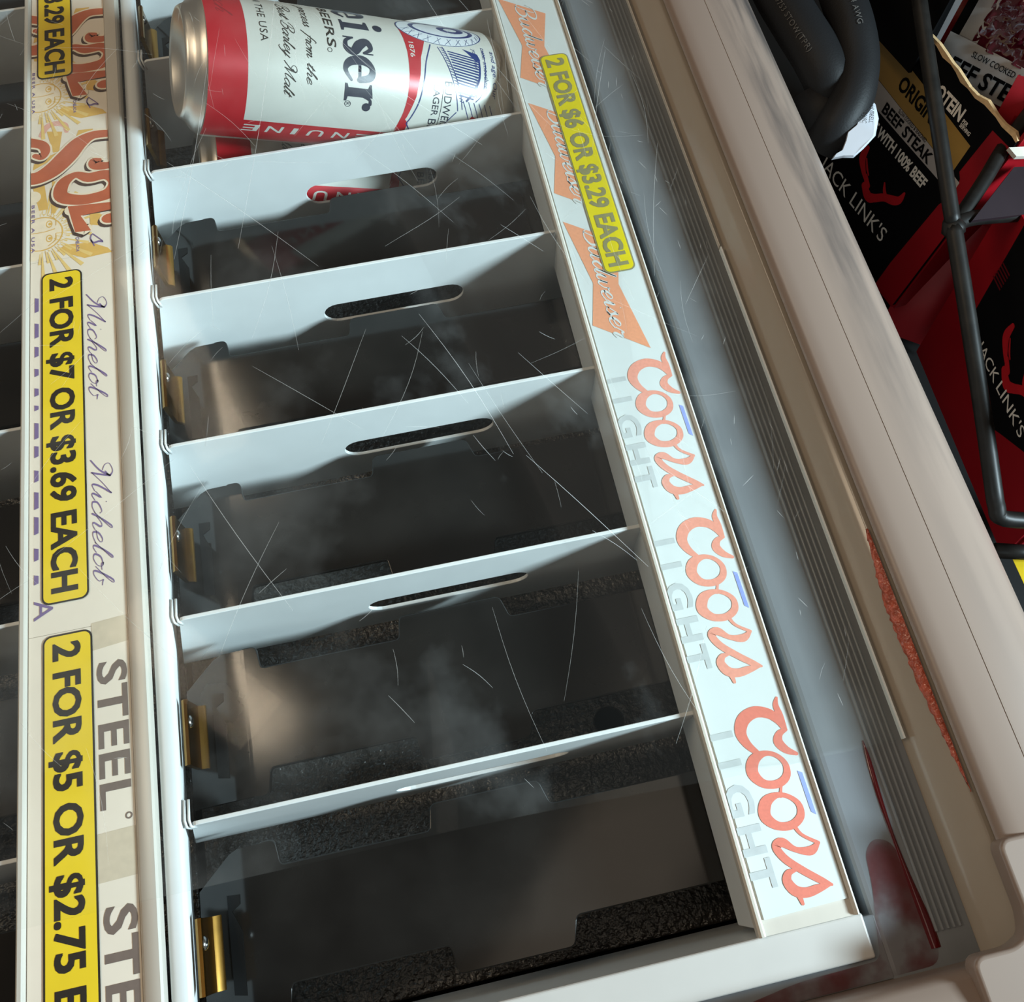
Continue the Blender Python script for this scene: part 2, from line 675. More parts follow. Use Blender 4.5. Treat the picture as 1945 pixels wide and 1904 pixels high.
def slab(name, vf, fr, h0, h1, m, parent, **kw):
    v, f = vf
    n = len(v)
    V = [fr(p[0], p[1], h0) for p in v] + [fr(p[0], p[1], h1) for p in v]
    Fc = [q[::-1] for q in f] + [[i + n for i in q] for q in f]
    for q in f:
        if len(f) == 1:
            for i in range(len(q)):
                a, b = q[i], q[(i + 1) % len(q)]
                Fc.append([a, b, b + n, a + n])
    return obj(name, V, Fc, m, parent, **kw)


# ------------------------------------------------------------------ cursive alphabet (x-height 1, ascender 2)
GL = {
    'a': (1.15, [[(.9, .85), (.5, 1), (.12, .45), (.4, 0), (.8, .4), (.95, .95), (.9, .25), (1.05, 0), (1.2, .2)]]),
    'b': (1.0, [[(0, .2), (.35, 1.2), (.5, 1.95), (.32, 1.95), (.25, 1), (.3, .1), (.6, 0), (.85, .5), (.6, .95), (.75, .9), (1.0, .85)]]),
    'c': (.9, [[(.8, .8), (.55, 1), (.15, .6), (.25, .08), (.6, 0), (.95, .3)]]),
    'd': (1.15, [[(.85, .85), (.5, 1), (.12, .45), (.4, 0), (.8, .5), (1.08, 2.0)], [(1.08, 2.0), (.88, .25), (1.05, 0), (1.2, .2)]]),
    'e': (.9, [[(.05, .35), (.55, .5), (.7, .82), (.45, 1), (.15, .6), (.25, .08), (.55, 0), (.95, .3)]]),
    'f': (.7, [[(.8, 1.85), (.6, 2.0), (.4, 1.4), (.2, .2), (.0, -.7)], [(.05, .95), (.7, 1.0)]]),
    'h': (1.15, [[(0, .2), (.35, 1.2), (.55, 1.95), (.38, 1.95), (.22, .9), (.18, 0)], [(.2, .4), (.55, .95), (.8, .8), (.75, .15), (.95, 0), (1.2, .25)]]),
    'i': (.6, [[(.0, .4), (.25, 1), (.22, .2), (.4, 0), (.65, .3)], [(.38, 1.5), (.4, 1.52)]]),
    'k': (1.0, [[(0, .2), (.35, 1.2), (.55, 1.95), (.38, 1.95), (.22, .9), (.18, 0)], [(.25, .45), (.65, .95)], [(.3, .5), (.7, .05), (1.0, .2)]]),
    'l': (.6, [[(0, .2), (.3, 1.2), (.5, 1.9), (.36, 1.95), (.22, 1), (.22, .2), (.4, 0), (.65, .3)]]),
    'm': (1.6, [[(0, .5), (.2, .95), (.2, 0)], [(.22, .5), (.5, .98), (.65, .8), (.62, 0)], [(.66, .5), (.95, .98), (1.1, .8), (1.06, .2), (1.25, 0), (1.6, .3)]]),
    'n': (1.2, [[(0, .5), (.2, .95), (.2, 0)], [(.22, .5), (.55, .98), (.75, .8), (.7, .15), (.9, 0), (1.2, .3)]]),
    'o': (1.0, [[(.6, 1), (.2, .75), (.2, .15), (.55, 0), (.85, .4), (.75, .9), (.5, 1), (.7, .8), (1.0, .85)]]),
    'p': (1.1, [[(.1, .6), (.3, 1), (.2, .2), (.05, -.9)], [(.25, .5), (.6, 1), (.85, .6), (.6, .05), (.25, .1)], [(.7, .1), (1.1, .3)]]),
    'r': (.8, [[(0, .4), (.2, 1.05), (.35, .85), (.65, .9), (.5, .3), (.6, 0), (.85, .25)]]),
    's': (.75, [[(0, .2), (.4, 1.05), (.45, .7), (.6, .25), (.35, 0), (.05, .12)], [(.45, .02), (.8, .3)]]),
    't': (.65, [[(0, .3), (.35, 1.6), (.22, .4), (.3, .02), (.65, .3)], [(0, 1.05), (.6, 1.12)]]),
    'u': (1.2, [[(0, .5), (.2, 1), (.15, .3), (.4, 0), (.75, .4), (.85, 1), (.8, .25), (.95, 0), (1.2, .25)]]),
    'w': (1.4, [[(0, .5), (.2, 1), (.15, .3), (.4, 0), (.65, .35), (.72, .95), (.7, .25), (.95, 0), (1.2, .45), (1.15, .95), (1.25, .85), (1.45, .85)]]),
    'y': (1.0, [[(0, .5), (.2, 1), (.18, .3), (.42, 0), (.75, .5), (.82, 1), (.6, -.3), (.25, -.95), (-.1, -.8)], [(.3, -.3), (1.0, .2)]]),
    'B': (1.5, [[(.3, .0), (.55, 1.2), (.65, 2.0)], [(-.1, 1.3), (.15, 2.0), (.8, 2.25), (1.35, 2.0), (1.2, 1.35), (.6, 1.1)], [(.6, 1.1), (1.2, 1.0), (1.3, .4), (.8, -.05), (.2, .1), (.0, .45)]]),
    'M': (2.1, [[(.35, 1.2), (-.1, 1.45), (-.35, 1.95), (.05, 2.3), (.5, 1.95), (.35, 1.5)], [(.5, 1.95), (.45, .9), (.05, -.05)], [(.5, 2.0), (.75, .9), (.9, .05)], [(.9, .05), (1.25, 1.1), (1.7, 2.05)], [(1.7, 2.05), (1.6, .7), (1.75, .05), (2.1, .3)]]),
}


def script(s, u, v0, xh, width=None, thin=0.08, thick=0.24, slant=0.25, n=4):
    strokes, x = [], 0.0
    for ch in s:
        if ch == ' ':
            x += 0.7
            continue
        adv, st = GL[ch]
        for q in st:
            strokes.append([(x + a + slant * b, b) for a, b in q])
        x += adv
    lo = min(p[0] for q in strokes for p in q)
    hi = max(p[0] for q in strokes for p in q)
    kx = width / (hi - lo) if width else xh
    res = []
    for q in strokes:
        P = catmull([((a - lo) * kx + u, b * xh + v0) for a, b in q], n)
        W_ = []
        for i, p in enumerate(P):
            a, b = P[max(0, i - 1)], P[min(len(P) - 1, i + 1)]
            L = math.hypot(b[0] - a[0], b[1] - a[1]) or 1
            dn = max(0.0, -(b[1] - a[1]) / L)
            W_.append((p[0], p[1], xh * (thin + (thick - thin) * dn ** 1.3)))
        res.append(ribbon(W_, raw=True))
    return join(*res)


# ------------------------------------------------------------------ floor
o = box('floor', (-1.6, -1.8, -0.93), (1.9, 1.9, -0.90), 'floor')
o['kind'] = 'structure'

# ------------------------------------------------------------------ the cooler
XM = -0.032                                              # centre line of the opening
YF, YB = -0.503, 0.45
cooler = thing('chest_cooler', 'beige open top chest cooler with grey lid track and scuffed rounded rim', 'cooler', (XM, -0.03, -0.90))
for mir in (None, XM):
    pr = lambda n, p, y0, y1, m, **k: prism_y(n, [(x * MM, z * MM) for x, z in p], y0, y1, m, cooler, mirror=mir, **k)
    autosmooth(pr('rim', [(284.6, 20.2), (285.2, 22.0), (287.6, 23.4), (293, 24.6), (303, 25.2), (313, 24.8), (322, 23.0), (328.5, 19.8), (333, 15), (336, 7), (337, -3),
                          (337, -898), (320, -898), (320, 10), (290, 10), (290, 20.2)], -0.469, YB, 'beige'), 50)
    pr('rim_seam', [(304.0, 25.1), (304.8, 25.1), (304.8, 25.35), (304.0, 25.35)], -0.469, YB, 'beige')
    autosmooth(pr('inner_wall', [(273.0, -2), (273.4, .6), (276.2, 5.2), (280.6, 11.2), (283.8, 15.6), (285, 16.0), (292, 16.0), (292, -2)], YF, YB, 'beige_wall'), 40)
    pr('deck', [(241, -2), (241, -230), (239, -230), (239, -1.2), (240, -.3), (241.5, 0), (273.2, 0), (273.2, -2)], YF, YB, 'grey_pvc')
    pr('gap_shade_strip', [(288.5, 15.9), (290, 15.9), (290, 20.4), (288.5, 20.4)], -0.47, YB, 'gap_shade')  # dark strip standing in for the shadow line under the rim lip
    for i in range(5):
        x = 260.4 + 2.25 * i
        autosmooth(pr('track_rib', [(x - .75, 0), (x - .5, .9), (x, 1.15), (x + .5, .9), (x + .75, 0)], -0.492, YB, 'grey_pvc'), 60)
box('front_deck', (XM - 0.272, YF, -0.006), (0.2405, -0.482, -0.0002), 'grey_pvc', cooler, 0.0006)
box('front_wall', (XM - 0.30, YF - 0.003, -0.898), (0.29, YF, 0.014), 'beige', cooler)
autosmooth(obj('front_rim', *(lambda P: ([(XM - .30, y * MM, z * MM) for y, z in P] + [(0.2625, y * MM, z * MM) for y, z in P],
            [[i, (i + 1) % len(P), (i + 1) % len(P) + len(P), i + len(P)] for i in range(len(P))] + [list(range(len(P)))[::-1], [i + len(P) for i in range(len(P))]]))(
    [(-502.2, 12), (-502.8, 17.5), (-505, 20.5), (-517, 23), (-532, 22), (-543, 17), (-547, 8), (-548, -898), (-535, -898), (-535, 8), (-504, 8)]), 'beige', cooler), 50)
# moulded corner caps, proud of both rims
for mir in (None, XM):
    sx = 1 if mir is None else -1
    P = [(283.6, -468), (338.5, -468), (338.5, -532), (322, -549.5), (260.0, -549.5), (260.0, -500), (274, -500.0), (281, -497), (283.4, -490)]
    P = round_poly(P, 3)
    v, f = curve_solid([P], 3.0, 1.5, 3)
    V = [((x if sx > 0 else 2 * XM / MM - x) * MM, y * MM, (21.6 + z) * MM) for x, y, z in v]
    autosmooth(obj('corner_cap', V, f, 'beige', cooler), 50)
    w_ = [(322, -468), (337, -468), (337, -532), (320, -547), (280, -547), (280, -535), (318, -532)]
    V = [((x if sx > 0 else 2 * XM / MM - x) * MM, y * MM, z) for z in (-.898, .018) for x, y in w_]
    n = len(w_)
    obj('corner_post', V, [[i, (i + 1) % n, (i + 1) % n + n, i + n] for i in range(n)] + [list(range(n)), [i + n for i in range(n)]], 'beige', cooler)
box('well_floor', (XM - 0.271, YF, -0.25), (0.2405, YB, -0.235), 'liner', cooler)
box('back_wall', (XM - 0.32, YB, -0.898), (0.32, YB + 0.03, 0.020), 'beige', cooler, 0.002)
box('base_panel', (XM - 0.30, YF, -0.90), (0.30, YB, -0.885), 'liner', cooler)

# ------------------------------------------------------------------ the racks
PZ = -31.0                                              # height of the spring plates (mm)


def plate_mesh(x0, x1, ex):
    """notched plate: flat part as a solid, left end rolled down."""
    P = [(x0, -9.5), (22.5, -9.5), (24, -19.5), (85.5, -19.5), (87, -9.5), (132, -9.5), (135, -19.5), (ex, -19.5),
         (ex, -61), (136, -61), (133, -71.5), (87.5, -71.5), (86, -61), (24, -61), (22.5, -71.5), (x0, -71.5)]
    return P


def build_rack(x_off, W_, ys, pitch, first_bay_low, main):
    """dividers at the y values in ys; everything in mm, x measured from the divider's left end."""
    k = pitch / 80.0
    lab = ('white steel can rack with seven empty bays beside the scratched right track' if main else
           'white steel can rack half hidden at the left edge behind the sun printed strip')
    R = thing('display_rack', lab, 'rack', (x_off * MM, 0, 0), group='white steel can racks')
    X = lambda x: (x + x_off) * MM
    ya, yb = (ys[-1] - pitch) * MM, (ys[0] + 30) * MM
    # left wall with rolled top hem, inner face leaning outwards as it goes down
    prof = [(-10.8, -4), (-11.3, -1), (-10.4, .8), (-8.2, 1.3), (-5.2, 1.1), (-4, .2), (-3.4, -1.2), (-20.0, -62), (-22, -62), (-9, -4)]
    autosmooth(prism_y('back_wall', [(X(a), b * MM) for a, b in prof], ya, yb, 'enamel', R), 60)
    for i, y in enumerate(ys):
        ol = round_poly([(.4, 0, 2.0), (W_ + 34, 0, .5), (W_ + 34, -66, .5), (-18.4, -66, .5)], 1)
        hole = []
        hx0, hx1, hz, hr = 73.5, 148.0, -36.5, 7.9
        if not main:
            hx0, hx1 = 74.5, 145
        for c, a0 in ((hx1 - hr, -90), (hx0 + hr, 90)):
            for q in range(11):
                a = math.radians(a0 + 18 * q)
                hole.append((c + hr * math.cos(a), hz + hr * math.sin(a)))
        v, f = curve_solid([ol, hole], 0.5, 0.32, 2)
        d = obj('divider', [(X(p[0]), (y + p[2]) * MM, p[1] * MM) for p in v], f, 'enamel', R)
        hv = []
        for dx in (-2.6, -1.0):
            hv.append(tube([(X(dx), (y + 9) * MM, -.5 * MM), (X(dx), (y + 1.5) * MM, .3 * MM), (X(dx + .5), (y - .8) * MM, -.2 * MM), (X(dx + .9), (y - 1) * MM, -5 * MM)], .55 * MM, 6))
        obj('hook', *join(*hv), 'enamel', d, True)
    bays = [(ys[i], i) for i in range(len(ys))]
    for y, i in bays:
        low = (first_bay_low is not None and i == first_bay_low)
        if not low:
            P = round_poly(plate_mesh(16, 0, 206), 2.2)
            v, f = curve_solid([P], 1.2, 0.5, 2)
            pz = PZ - 1.7
            pl = autosmooth(obj('lift_plate', [(X(p[0]), (y + (p[1]) * k) * MM, (pz + p[2]) * MM) for p in v], f, 'plate', R), 40)
            # the left end of the plate dips gently and has a cut-off far corner
            V, Fc = [], []
            for j in range(9):
                a = 17.5 - 26.5 * j / 8
                q = j / 8
                ya_ = -9.7 - (0 if a > 6 else (6 - a) * .85)
                for m_ in range(9):
                    b = ya_ + (-71.3 - ya_) * m_ / 8
                    V.append((X(a), (y + b * k) * MM, (PZ + .02 - 3.2 * q ** 2) * MM))
                if j:
                    Fc += [[(j - 1) * 9 + m_, (j - 1) * 9 + m_ + 1, j * 9 + m_ + 1, j * 9 + m_] for m_ in range(8)]
            n0 = len(V)
            V += [(p[0], p[1], p[2] - 2.2 * MM) for p in V]
            Fc += [[a + n0 for a in q[::-1]] for q in Fc]
            obj('plate_lip', V, Fc, 'plate', pl, True)
            # slot for the spring band
            sp = [(2.2, -26), (7.4, -26.5), (7.2, -30), (3.8, -32), (7.4, -40), (7.2, -62), (2.4, -61)]
            V = [(X(a), (y + b * k) * MM, (PZ + .35 - 3.2 * ((17.5 - a) / 26.5) ** 2) * MM) for a, b in sp] + [(X(a), (y + b * k) * MM, (PZ - 4) * MM) for a, b in sp]
            n = len(sp)
            obj('spring_slot', V, [list(range(n))] + [[i_, (i_ + 1) % n, (i_ + 1) % n + n, i_ + n] for i_ in range(n)], 'black', pl)
        else:
            v, f = curve_solid([round_poly(plate_mesh(22, 0, 190), 2.2)], 1.2, 0.5, 1)
            obj('lift_plate', [(X(p[0]), (y - 10 + p[1]) * MM, (-98 - p[0] * .32 + p[2]) * MM) for p in v], f, 'plate', R, label='lift plate pushed down under the cans')
        # gold spring clip with its rivet
        yc = y - 45 * k
        cz = -11.0
        # folded strip standing on the wall: bright rolled edges at top and bottom
        pr = [(-2.6, 7.5), (-1.4, 8.6), (-.2, 8.4), (.1, 7.2), (-.5, 6.2), (-.5, -7.6), (1.6, -9.0), (2.2, -10.2), (1.4, -11.2), (.2, -10.8), (-2.2, -8.2)]
        cl = autosmooth(prism_y('spring_clip', [(X(a + .3), (cz + b) * MM) for a, b in pr], (yc - 13) * MM, (yc + 12.5) * MM, 'brass', R), 30)
        v, f = [], []
        nr = 10
        for j, (h, r) in enumerate(((0, 2.6), (.7, 2.4), (1.2, 1.5), (1.4, .02))):
            for q in range(nr):
                a = 2 * math.pi * q / nr
                v.append((X(-.2 + h * 1.2), (yc + 4 + r * math.cos(a)) * MM, (cz + 5.4 + r * math.sin(a)) * MM))
            if j:
                f += [[(j - 1) * nr + q, (j - 1) * nr + (q + 1) % nr, j * nr + (q + 1) % nr, j * nr + q] for q in range(nr)]
        obj('rivet', v, f, 'steel', cl, True, label='small steel rivet')
    # stippled bottom tray with oval drain holes; left open under a full bay
    holes = []
    lowy = None if first_bay_low is None else ys[first_bay_low]
    secs = [(ys[0] + 28, ys[-1] - pitch + 1)] if lowy is None else [(lowy - pitch, ys[-1] - pitch + 1), (ys[0] + 28, lowy + 1)]
    for a, b in secs:
        ol = [(X(-19) / MM, a), (X(W_ + 38) / MM, a), (X(W_ + 38) / MM, b), (X(-19) / MM, b)]
        hs = [ol]
        for y in ys:
            yc = y - 66 * k
            if y == -320 and min(a, b) < yc - 9 and yc + 9 < max(a, b):
                cxh = x_off + 174
                hs.append([(cxh + 8 * math.cos(2 * math.pi * q / 18), yc + 7.5 * math.sin(2 * math.pi * q / 18)) for q in range(18)])
        v, f = curve_solid(hs, 1.2, 0.8, 1)
        obj('bottom_tray', [(p[0] * MM, p[1] * MM, (-84 + p[2]) * MM) for p in v], f, 'tray', R)
    # front rail the price strip sits on, and the end bar
    box('front_rail', (X(W_ - 1), ya + .002, -.030), (X(W_ + 37), yb, -.0006), 'enamel', R, 0.0005)
    if main:
        box('end_bar', (X(-11), -.4952, .0002), (X(W_ + 37.5), -.4805, .0022), 'enamel_warm', R, 0.0009, 3)
        box('end_wall', (X(-10), -.4822, -.075), (X(W_ + 36), -.4806, .0008), 'enamel', R, 0.0003)
    return R


YS = [80, 0, -80, -160, -240, -320, -400]
build_rack(0.0, 198.0, YS, 80, 1, True)
build_rack(-260.2, 198.0, [147, 56, -35, -126, -217, -308, -399], 91, None, False)


# ------------------------------------------------------------------ price strips
def strip_base(name, label, xa, xb, pa, pb, y0, y1):
    T = thing(name, label, 'price strip', (xa * MM, y1, 0), group=None)
    # channel: back plate, thin lip on the aisle-left side, wide lip on the right
    P = [(xa, 0), (xb, 0), (xb, 4.2), (xb - .8, 5.0), (pb + 1.2, 4.6), (pb + .2, 3.7), (pb + .2, 2.9), (pa, 2.9), (pa - .2, 4.2), (pa - 1, 5.0), (xa + .8, 5.0), (xa, 4.2)]
    autosmooth(prism_y('channel', [(a * MM, b * MM) for a, b in P], y0, y1, 'channel', T), 40)
    return T


def sticker(T, fr, u0, u1, v0, v1, h, txt, tu0, tu1, cap, tv, face, ink, edge):
    v, f = rrect(u0, v0, u1, v1, 3.4)
    s = put('price_sticker', [(v, f)], fr, h, edge, T)
    put('sticker_face', [rrect(u0 + .75, v0 + .75, u1 - .75, v1 - .75, 2.8)], fr, h + .12, face, s)
    put('price_lettering', [text(txt, tu0 + a, tv + b, cap, tu1 - tu0, bold=0.018) for a, b in ((-.22, -.16), (.22, -.16), (-.22, .16), (.22, .16))], fr, h + .24, ink, s)
    return s


# right strip: bowties and the red script
FR = Frame((0, 0, 0), (0, -1, 0), (1, 0, 0), .9972, 1.0213, .5)
RS = strip_base('price_strip', 'white price strip beside the grey track with orange bowties and faded red script', 196.2, 234.0, 198.9, 232.0, -.4806, .13)
card = slab('sign_card', poly((-120, 194.4), (476.8, 195.2), (476.2, 226.4), (-120, 226.4)), FR, 2.95, 3.5, 'card_cool_lit', RS)
BOW = [(158.3, 196.0), (197.2, 201.7), (220.4, 195.8), (238.0, 218.8), (200.2, 213.3), (175.5, 219.4)]
for du in (0, -80.6, -161.5):
    bt = put('bowtie_emblem', [poly(*[(a + du, b) for a, b in BOW])], FR, 3.62, 'orange', RS)
    put('emblem_script', [script('Budweiser', 165.5 + du, 204.2, 4.4, 64, 0.12, 0.34, 0.35)], FR, 3.74, 'card_cool_lit', bt)
COORS = [
    ([(424.6, 224.9, 1.4), (422.4, 221.6, 2.9), (419.0, 219.6, 3.6), (416.2, 221.0, 2.6), (415.2, 223.8, 1.4)], False),
    ([(402.9, 224.2, 1.0), (405.6, 223.0, 2.2), (409.6, 223.4, 2.4), (414.6, 223.6, 1.8)], False),
    ([(414.8, 223.4, 1.8), (411.0, 222.0, 3.2), (408.0, 219.2, 3.9), (406.4, 214.2, 4.5), (408.2, 209.2, 4.9), (412.6, 206.7, 4.4), (417.4, 207.8, 3.2), (422.0, 211.2, 1.8)], False),
    ([(422.0, 213.0, 2.2), (423.6, 208.4, 4.2), (428.0, 206.6, 4.4), (432.4, 209.4, 3.2), (433.6, 214.6, 3.0), (431.6, 218.6, 2.9), (427.4, 219.6, 2.2), (423.6, 217.2, 1.8)], True),
    ([(431.8, 218.4, 2.2), (432.9, 216.2, 1.9), (435.4, 215.2, 1.0), (438.0, 214.2, 1.4)], False),
    ([(437.4, 212.8, 2.2), (439.0, 208.2, 4.2), (443.6, 206.4, 4.4), (447.6, 209.6, 3.2), (448.6, 214.8, 3.0), (446.4, 219.0, 2.9), (442.2, 219.8, 2.2), (438.8, 217.0, 1.8)], True),
    ([(447.0, 218.2, 2.0), (448.8, 216.0, 1.6), (452.5, 217.4, 1.2), (456.4, 222.4, 1.3)], False),
    ([(456.4, 222.4, 1.2), (458.4, 218.8, 3.2), (456.9, 213.6, 2.0), (453.6, 209.6, 3.4), (454.6, 206.9, 3.0), (459.2, 208.9, 2.9), (464.3, 214.0, 2.7), (469.0, 219.6, 2.4), (470.8, 222.4, 1.0)], False),
    ([(470.6, 221.8, 1.1), (471.0, 217.4, 2.8), (471.4, 212.8, 3.4), (470.0, 209.0, 3.8), (466.4, 207.2, 3.4), (463.9, 208.6, 2.4), (463.5, 211.4, 1.0)], False),
    ([(471.2, 209.8, 2.2), (474.6, 210.2, 1.2)], False),
]
for j, du in enumerate((-161.2, -81.0, 0)):
    w_ = put('red_script', [ribbon([(a + du, b, c) for a, b, c in q], 6, cl_) for q, cl_ in COORS], FR, 3.62, ('coral', 'coral', 'coral2')[j], RS)
    put('blue_stroke', [poly((430.6 + du, 223.2), (445.6 + du, 223.4), (447.0 + du, 225.0), (431.6 + du, 224.8))], FR, 3.64, 'blue_ink', RS)
    L = [poly((411.2 + du, 194.8), (413.6 + du, 194.8), (413.6 + du, 203.6), (411.2 + du, 203.6)),
         poly((421.8 + du, 194.8), (424.2 + du, 194.8), (424.2 + du, 203.6), (421.8 + du, 203.6)),
         clip2(text('G', 430.5 + du, 193.6, 10.2, 11.5, 0.03), lo=194.6), clip2(text('HT', 445.4 + du, 193.6, 9.9, 22, 0.035, space=1.15), lo=194.6)]
    put('grey_lettering', L, FR, 3.63, 'grey_ink', RS)
sticker(RS, FR, 46.0, 193.6, 208.4, 223.9, 3.9, '2 FOR $6 OR $3.29 EACH', 49.6, 190.0, 9.3, 211.6, 'yellow', 'ink_fade', 'ink_fade')

# left strip
LS = strip_base('price_strip', 'warm-light tinted price strip with sun artwork and three big yellow stickers', -62.6, -12.0, -59.4, -19.4, -.497, .16)
FL = Frame((0, 0, 0), (0, -1, 0), (1, 0, 0), .9985, 1.018, .55)


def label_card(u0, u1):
    return slab('sign_card', poly((u0, -58.5), (u1, -58.5), (u1, -19.7), (u0, -19.7)), FL, 2.95, 3.4, 'card_warm_lit', LS)


VLO, VHI = -58.4, -19.8


def sol(du, card_):
    cl = lambda q: clip2(clip2(q, VLO, VHI), -118, None, 0)
    # rays and face of the rising sun
    rays = []
    cx, cy = 112.0, -53.5
    for q in range(44):
        a = math.radians(-92 + 184 * q / 43)
        r1 = 11.2 + 1.0 * (q % 2)
        r2 = (16 if q % 3 else 29) + 4 * math.sin(q * 2.1)
        if 20 < q < 30:
            r2 -= 5
        w = .035
        c_, s_ = math.cos, math.sin
        # direction: v away from the card's lower edge, u both ways
        rays.append(poly((cx + du + r1 * s_(a - w * .4), cy + r1 * c_(a - w * .4)), (cx + du + r2 * s_(a - w), cy + r2 * c_(a - w)), (cx + du + r2 * s_(a + w), cy + r2 * c_(a + w)), (cx + du + r1 * s_(a + w * .4), cy + r1 * c_(a + w * .4))))
    put('sun_rays', [cl(r) for r in rays if True], FL, 3.46, 'sun', card_)
    glow = [(44.7, -50.6), (46.4, -42.8), (60.0, -44.5), (59.9, -47.5)], [(47.1, -34.6), (47.6, -27.2), (53.1, -29.2), (52.2, -36.2)], \
        [(70, -57.5), (66, -50.5), (60, -44.6), (62, -50), (66, -57)], [(79, -58), (79, -52), (97, -50), (97, -54.5)], [(79, -48), (80, -45.5), (100, -46.5), (100, -48.6)], \
        [(122, -30), (127, -22), (130, -20), (131, -33), (124, -46), (121, -42)], [(103, -30), (106, -24), (110, -20), (113, -24), (111, -30)]
    put('sun_beams', [cl(poly(*[(a + du, b) for a, b in g])) for g in glow], FL, 3.48, 'sun_deep', card_)
    put('sun_disc', [cl(disc(cx + du, cy, 10.4, 10.4, 28)), cl(disc(96 + du, -56.5, 4)), cl(disc(88 + du, -57.5, 4)), cl(disc(104 + du, -57, 3.4)), cl(disc(123 + du, -57, 5))], FL, 3.5, 'cream', card_)
    eyes = []
    for eu in (106.5, 115.5):
        eyes += [disc(eu + du, -49.6, 2.3, 1.6, 14, rin=.72), disc(eu + du, -49.2, .9, .9, 10)]
    eyes += [disc(cx + du, cy, 10.6, 10.6, 28, rin=.94), ribbon([(111 + du, -58, .4), (111 + du, -52, .4), (110 + du, -47, .5)], 3), ribbon([(101 + du, -50, .3), (104 + du, -46.6, .5), (108 + du, -46.4, .3)], 3), ribbon([(113 + du, -46.4, .3), (117 + du, -46.6, .5), (120 + du, -50, .3)], 3)]
    put('sun_face', [cl(e) for e in eyes], FL, 3.52, 'sun_deep', card_)
    put('pink_cap', [cl(ribbon([(47 + du, -53.4, 2.6), (41.5 + du, -50.5, 3.4), (40 + du, -46, 3.4), (42 + du, -41.5, 3.2), (46.5 + du, -40.6, 2.4)], 6))], FL, 3.47, 'pink', card_)
    big = [ribbon([(50.5 + du, -60, 6), (53.6 + du, -53.2, 5.4), (58 + du, -51.2, 4.8), (62 + du, -53, 3.6), (60.5 + du, -56.4, 3)], 6),
           ribbon([(75 + du, -62, 7.4), (75.5 + du, -55, 8), (71.5 + du, -47.6, 9.6), (64 + du, -40.5, 10.2), (56.5 + du, -34.5, 8.6), (52.5 + du, -28, 5.6), (52.5 + du, -21, 5), (54 + du, -15, 4)], 7),
           ribbon([(72.8 + du, -15, 4), (74.5 + du, -21, 4.6), (73 + du, -26.6, 5.8), (70.3 + du, -27.4, 4.4), (70 + du, -24.6, 2.6)], 6),
           ribbon([(77.5 + du, -36.5, 4), (82 + du, -42.6, 6.4), (90 + du, -43.6, 7), (94 + du, -36, 6.4), (94.5 + du, -28, 6.2), (92.6 + du, -20, 7), (86 + du, -17, 7), (80.5 + du, -21.4, 6), (80.6 + du, -30, 6)], 6, True),
           poly((97.3 + du, -40.6), (99 + du, -18), (103.4 + du, -18), (104.6 + du, -34.4), (110.4 + du, -31.6), (114.8 + du, -29.6), (114.4 + du, -37.2)),
           disc(109 + du, -20.5, 3, 4.0, 16)]

    def grow(g, ddu=0, ddv=0):
        o_ = [ribbon([(50.5 + du + ddu, -60 + ddv, 6), (53.6 + du + ddu, -53.2 + ddv, 5.4), (58 + du + ddu, -51.2 + ddv, 4.8), (62 + du + ddu, -53 + ddv, 3.6), (60.5 + du + ddu, -56.4 + ddv, 3)], 6, grow=g),
              ribbon([(75 + du + ddu, -62 + ddv, 7.4), (75.5 + du + ddu, -55 + ddv, 8), (71.5 + du + ddu, -47.6 + ddv, 9.6), (64 + du + ddu, -40.5 + ddv, 10.2), (56.5 + du + ddu, -34.5 + ddv, 8.6), (52.5 + du + ddu, -28 + ddv, 5.6), (52.5 + du + ddu, -21 + ddv, 5), (54 + du + ddu, -15 + ddv, 4)], 7, grow=g),
              ribbon([(72.8 + du + ddu, -15 + ddv, 4), (74.5 + du + ddu, -21 + ddv, 4.6), (73 + du + ddu, -26.6 + ddv, 5.8), (70.3 + du + ddu, -27.4 + ddv, 4.4), (70 + du + ddu, -24.6 + ddv, 2.6)], 6, grow=g),
              ribbon([(77.5 + du + ddu, -36.5 + ddv, 4), (82 + du + ddu, -42.6 + ddv, 6.4), (90 + du + ddu, -43.6 + ddv, 7), (94 + du + ddu, -36 + ddv, 6.4), (94.5 + du + ddu, -28 + ddv, 6.2), (92.6 + du + ddu, -20 + ddv, 7), (86 + du + ddu, -17 + ddv, 7), (80.5 + du + ddu, -21.4 + ddv, 6), (80.6 + du + ddu, -30 + ddv, 6)], 6, True, grow=g),
              ribbon([(99.5 + du + ddu, -18 + ddv, 4.6), (100 + du + ddu, -39 + ddv, 4.6)], 2, grow=g), ribbon([(99.6 + du + ddu, -38.4 + ddv, 3), (112.6 + du + ddu, -34 + ddv, 5.6), (113 + du + ddu, -31.6 + ddv, 3.4)], 2, grow=g),
              disc(109 + du + ddu, -20.5 + ddv, 3 + g, 4.0 + g, 16)]
        return o_
    put('letter_shadow', [cl(q) for q in grow(1.0, 1.5, -1.0)], FL, 3.54, 'shadow_ink', card_)
    put('letter_outline', [cl(q) for q in grow(1.0)], FL, 3.58, 'cream', card_)
    put('red_lettering', [cl(q) for q in big], FL, 3.62, 'brick_ink', card_)
    put('small_print', [cl(text('CHELADA', 117.5 + du, -37, 1.6, 9, 0.02)), cl(script('s', 117 + du, -30, 5.5, 7.5, .1, .2)),
                        cl(text('BEER A USA', 93 + du, -58.0, 1.5, 30, 0.02, space=1.3))], FL, 3.6, 'purple', card_)
    return


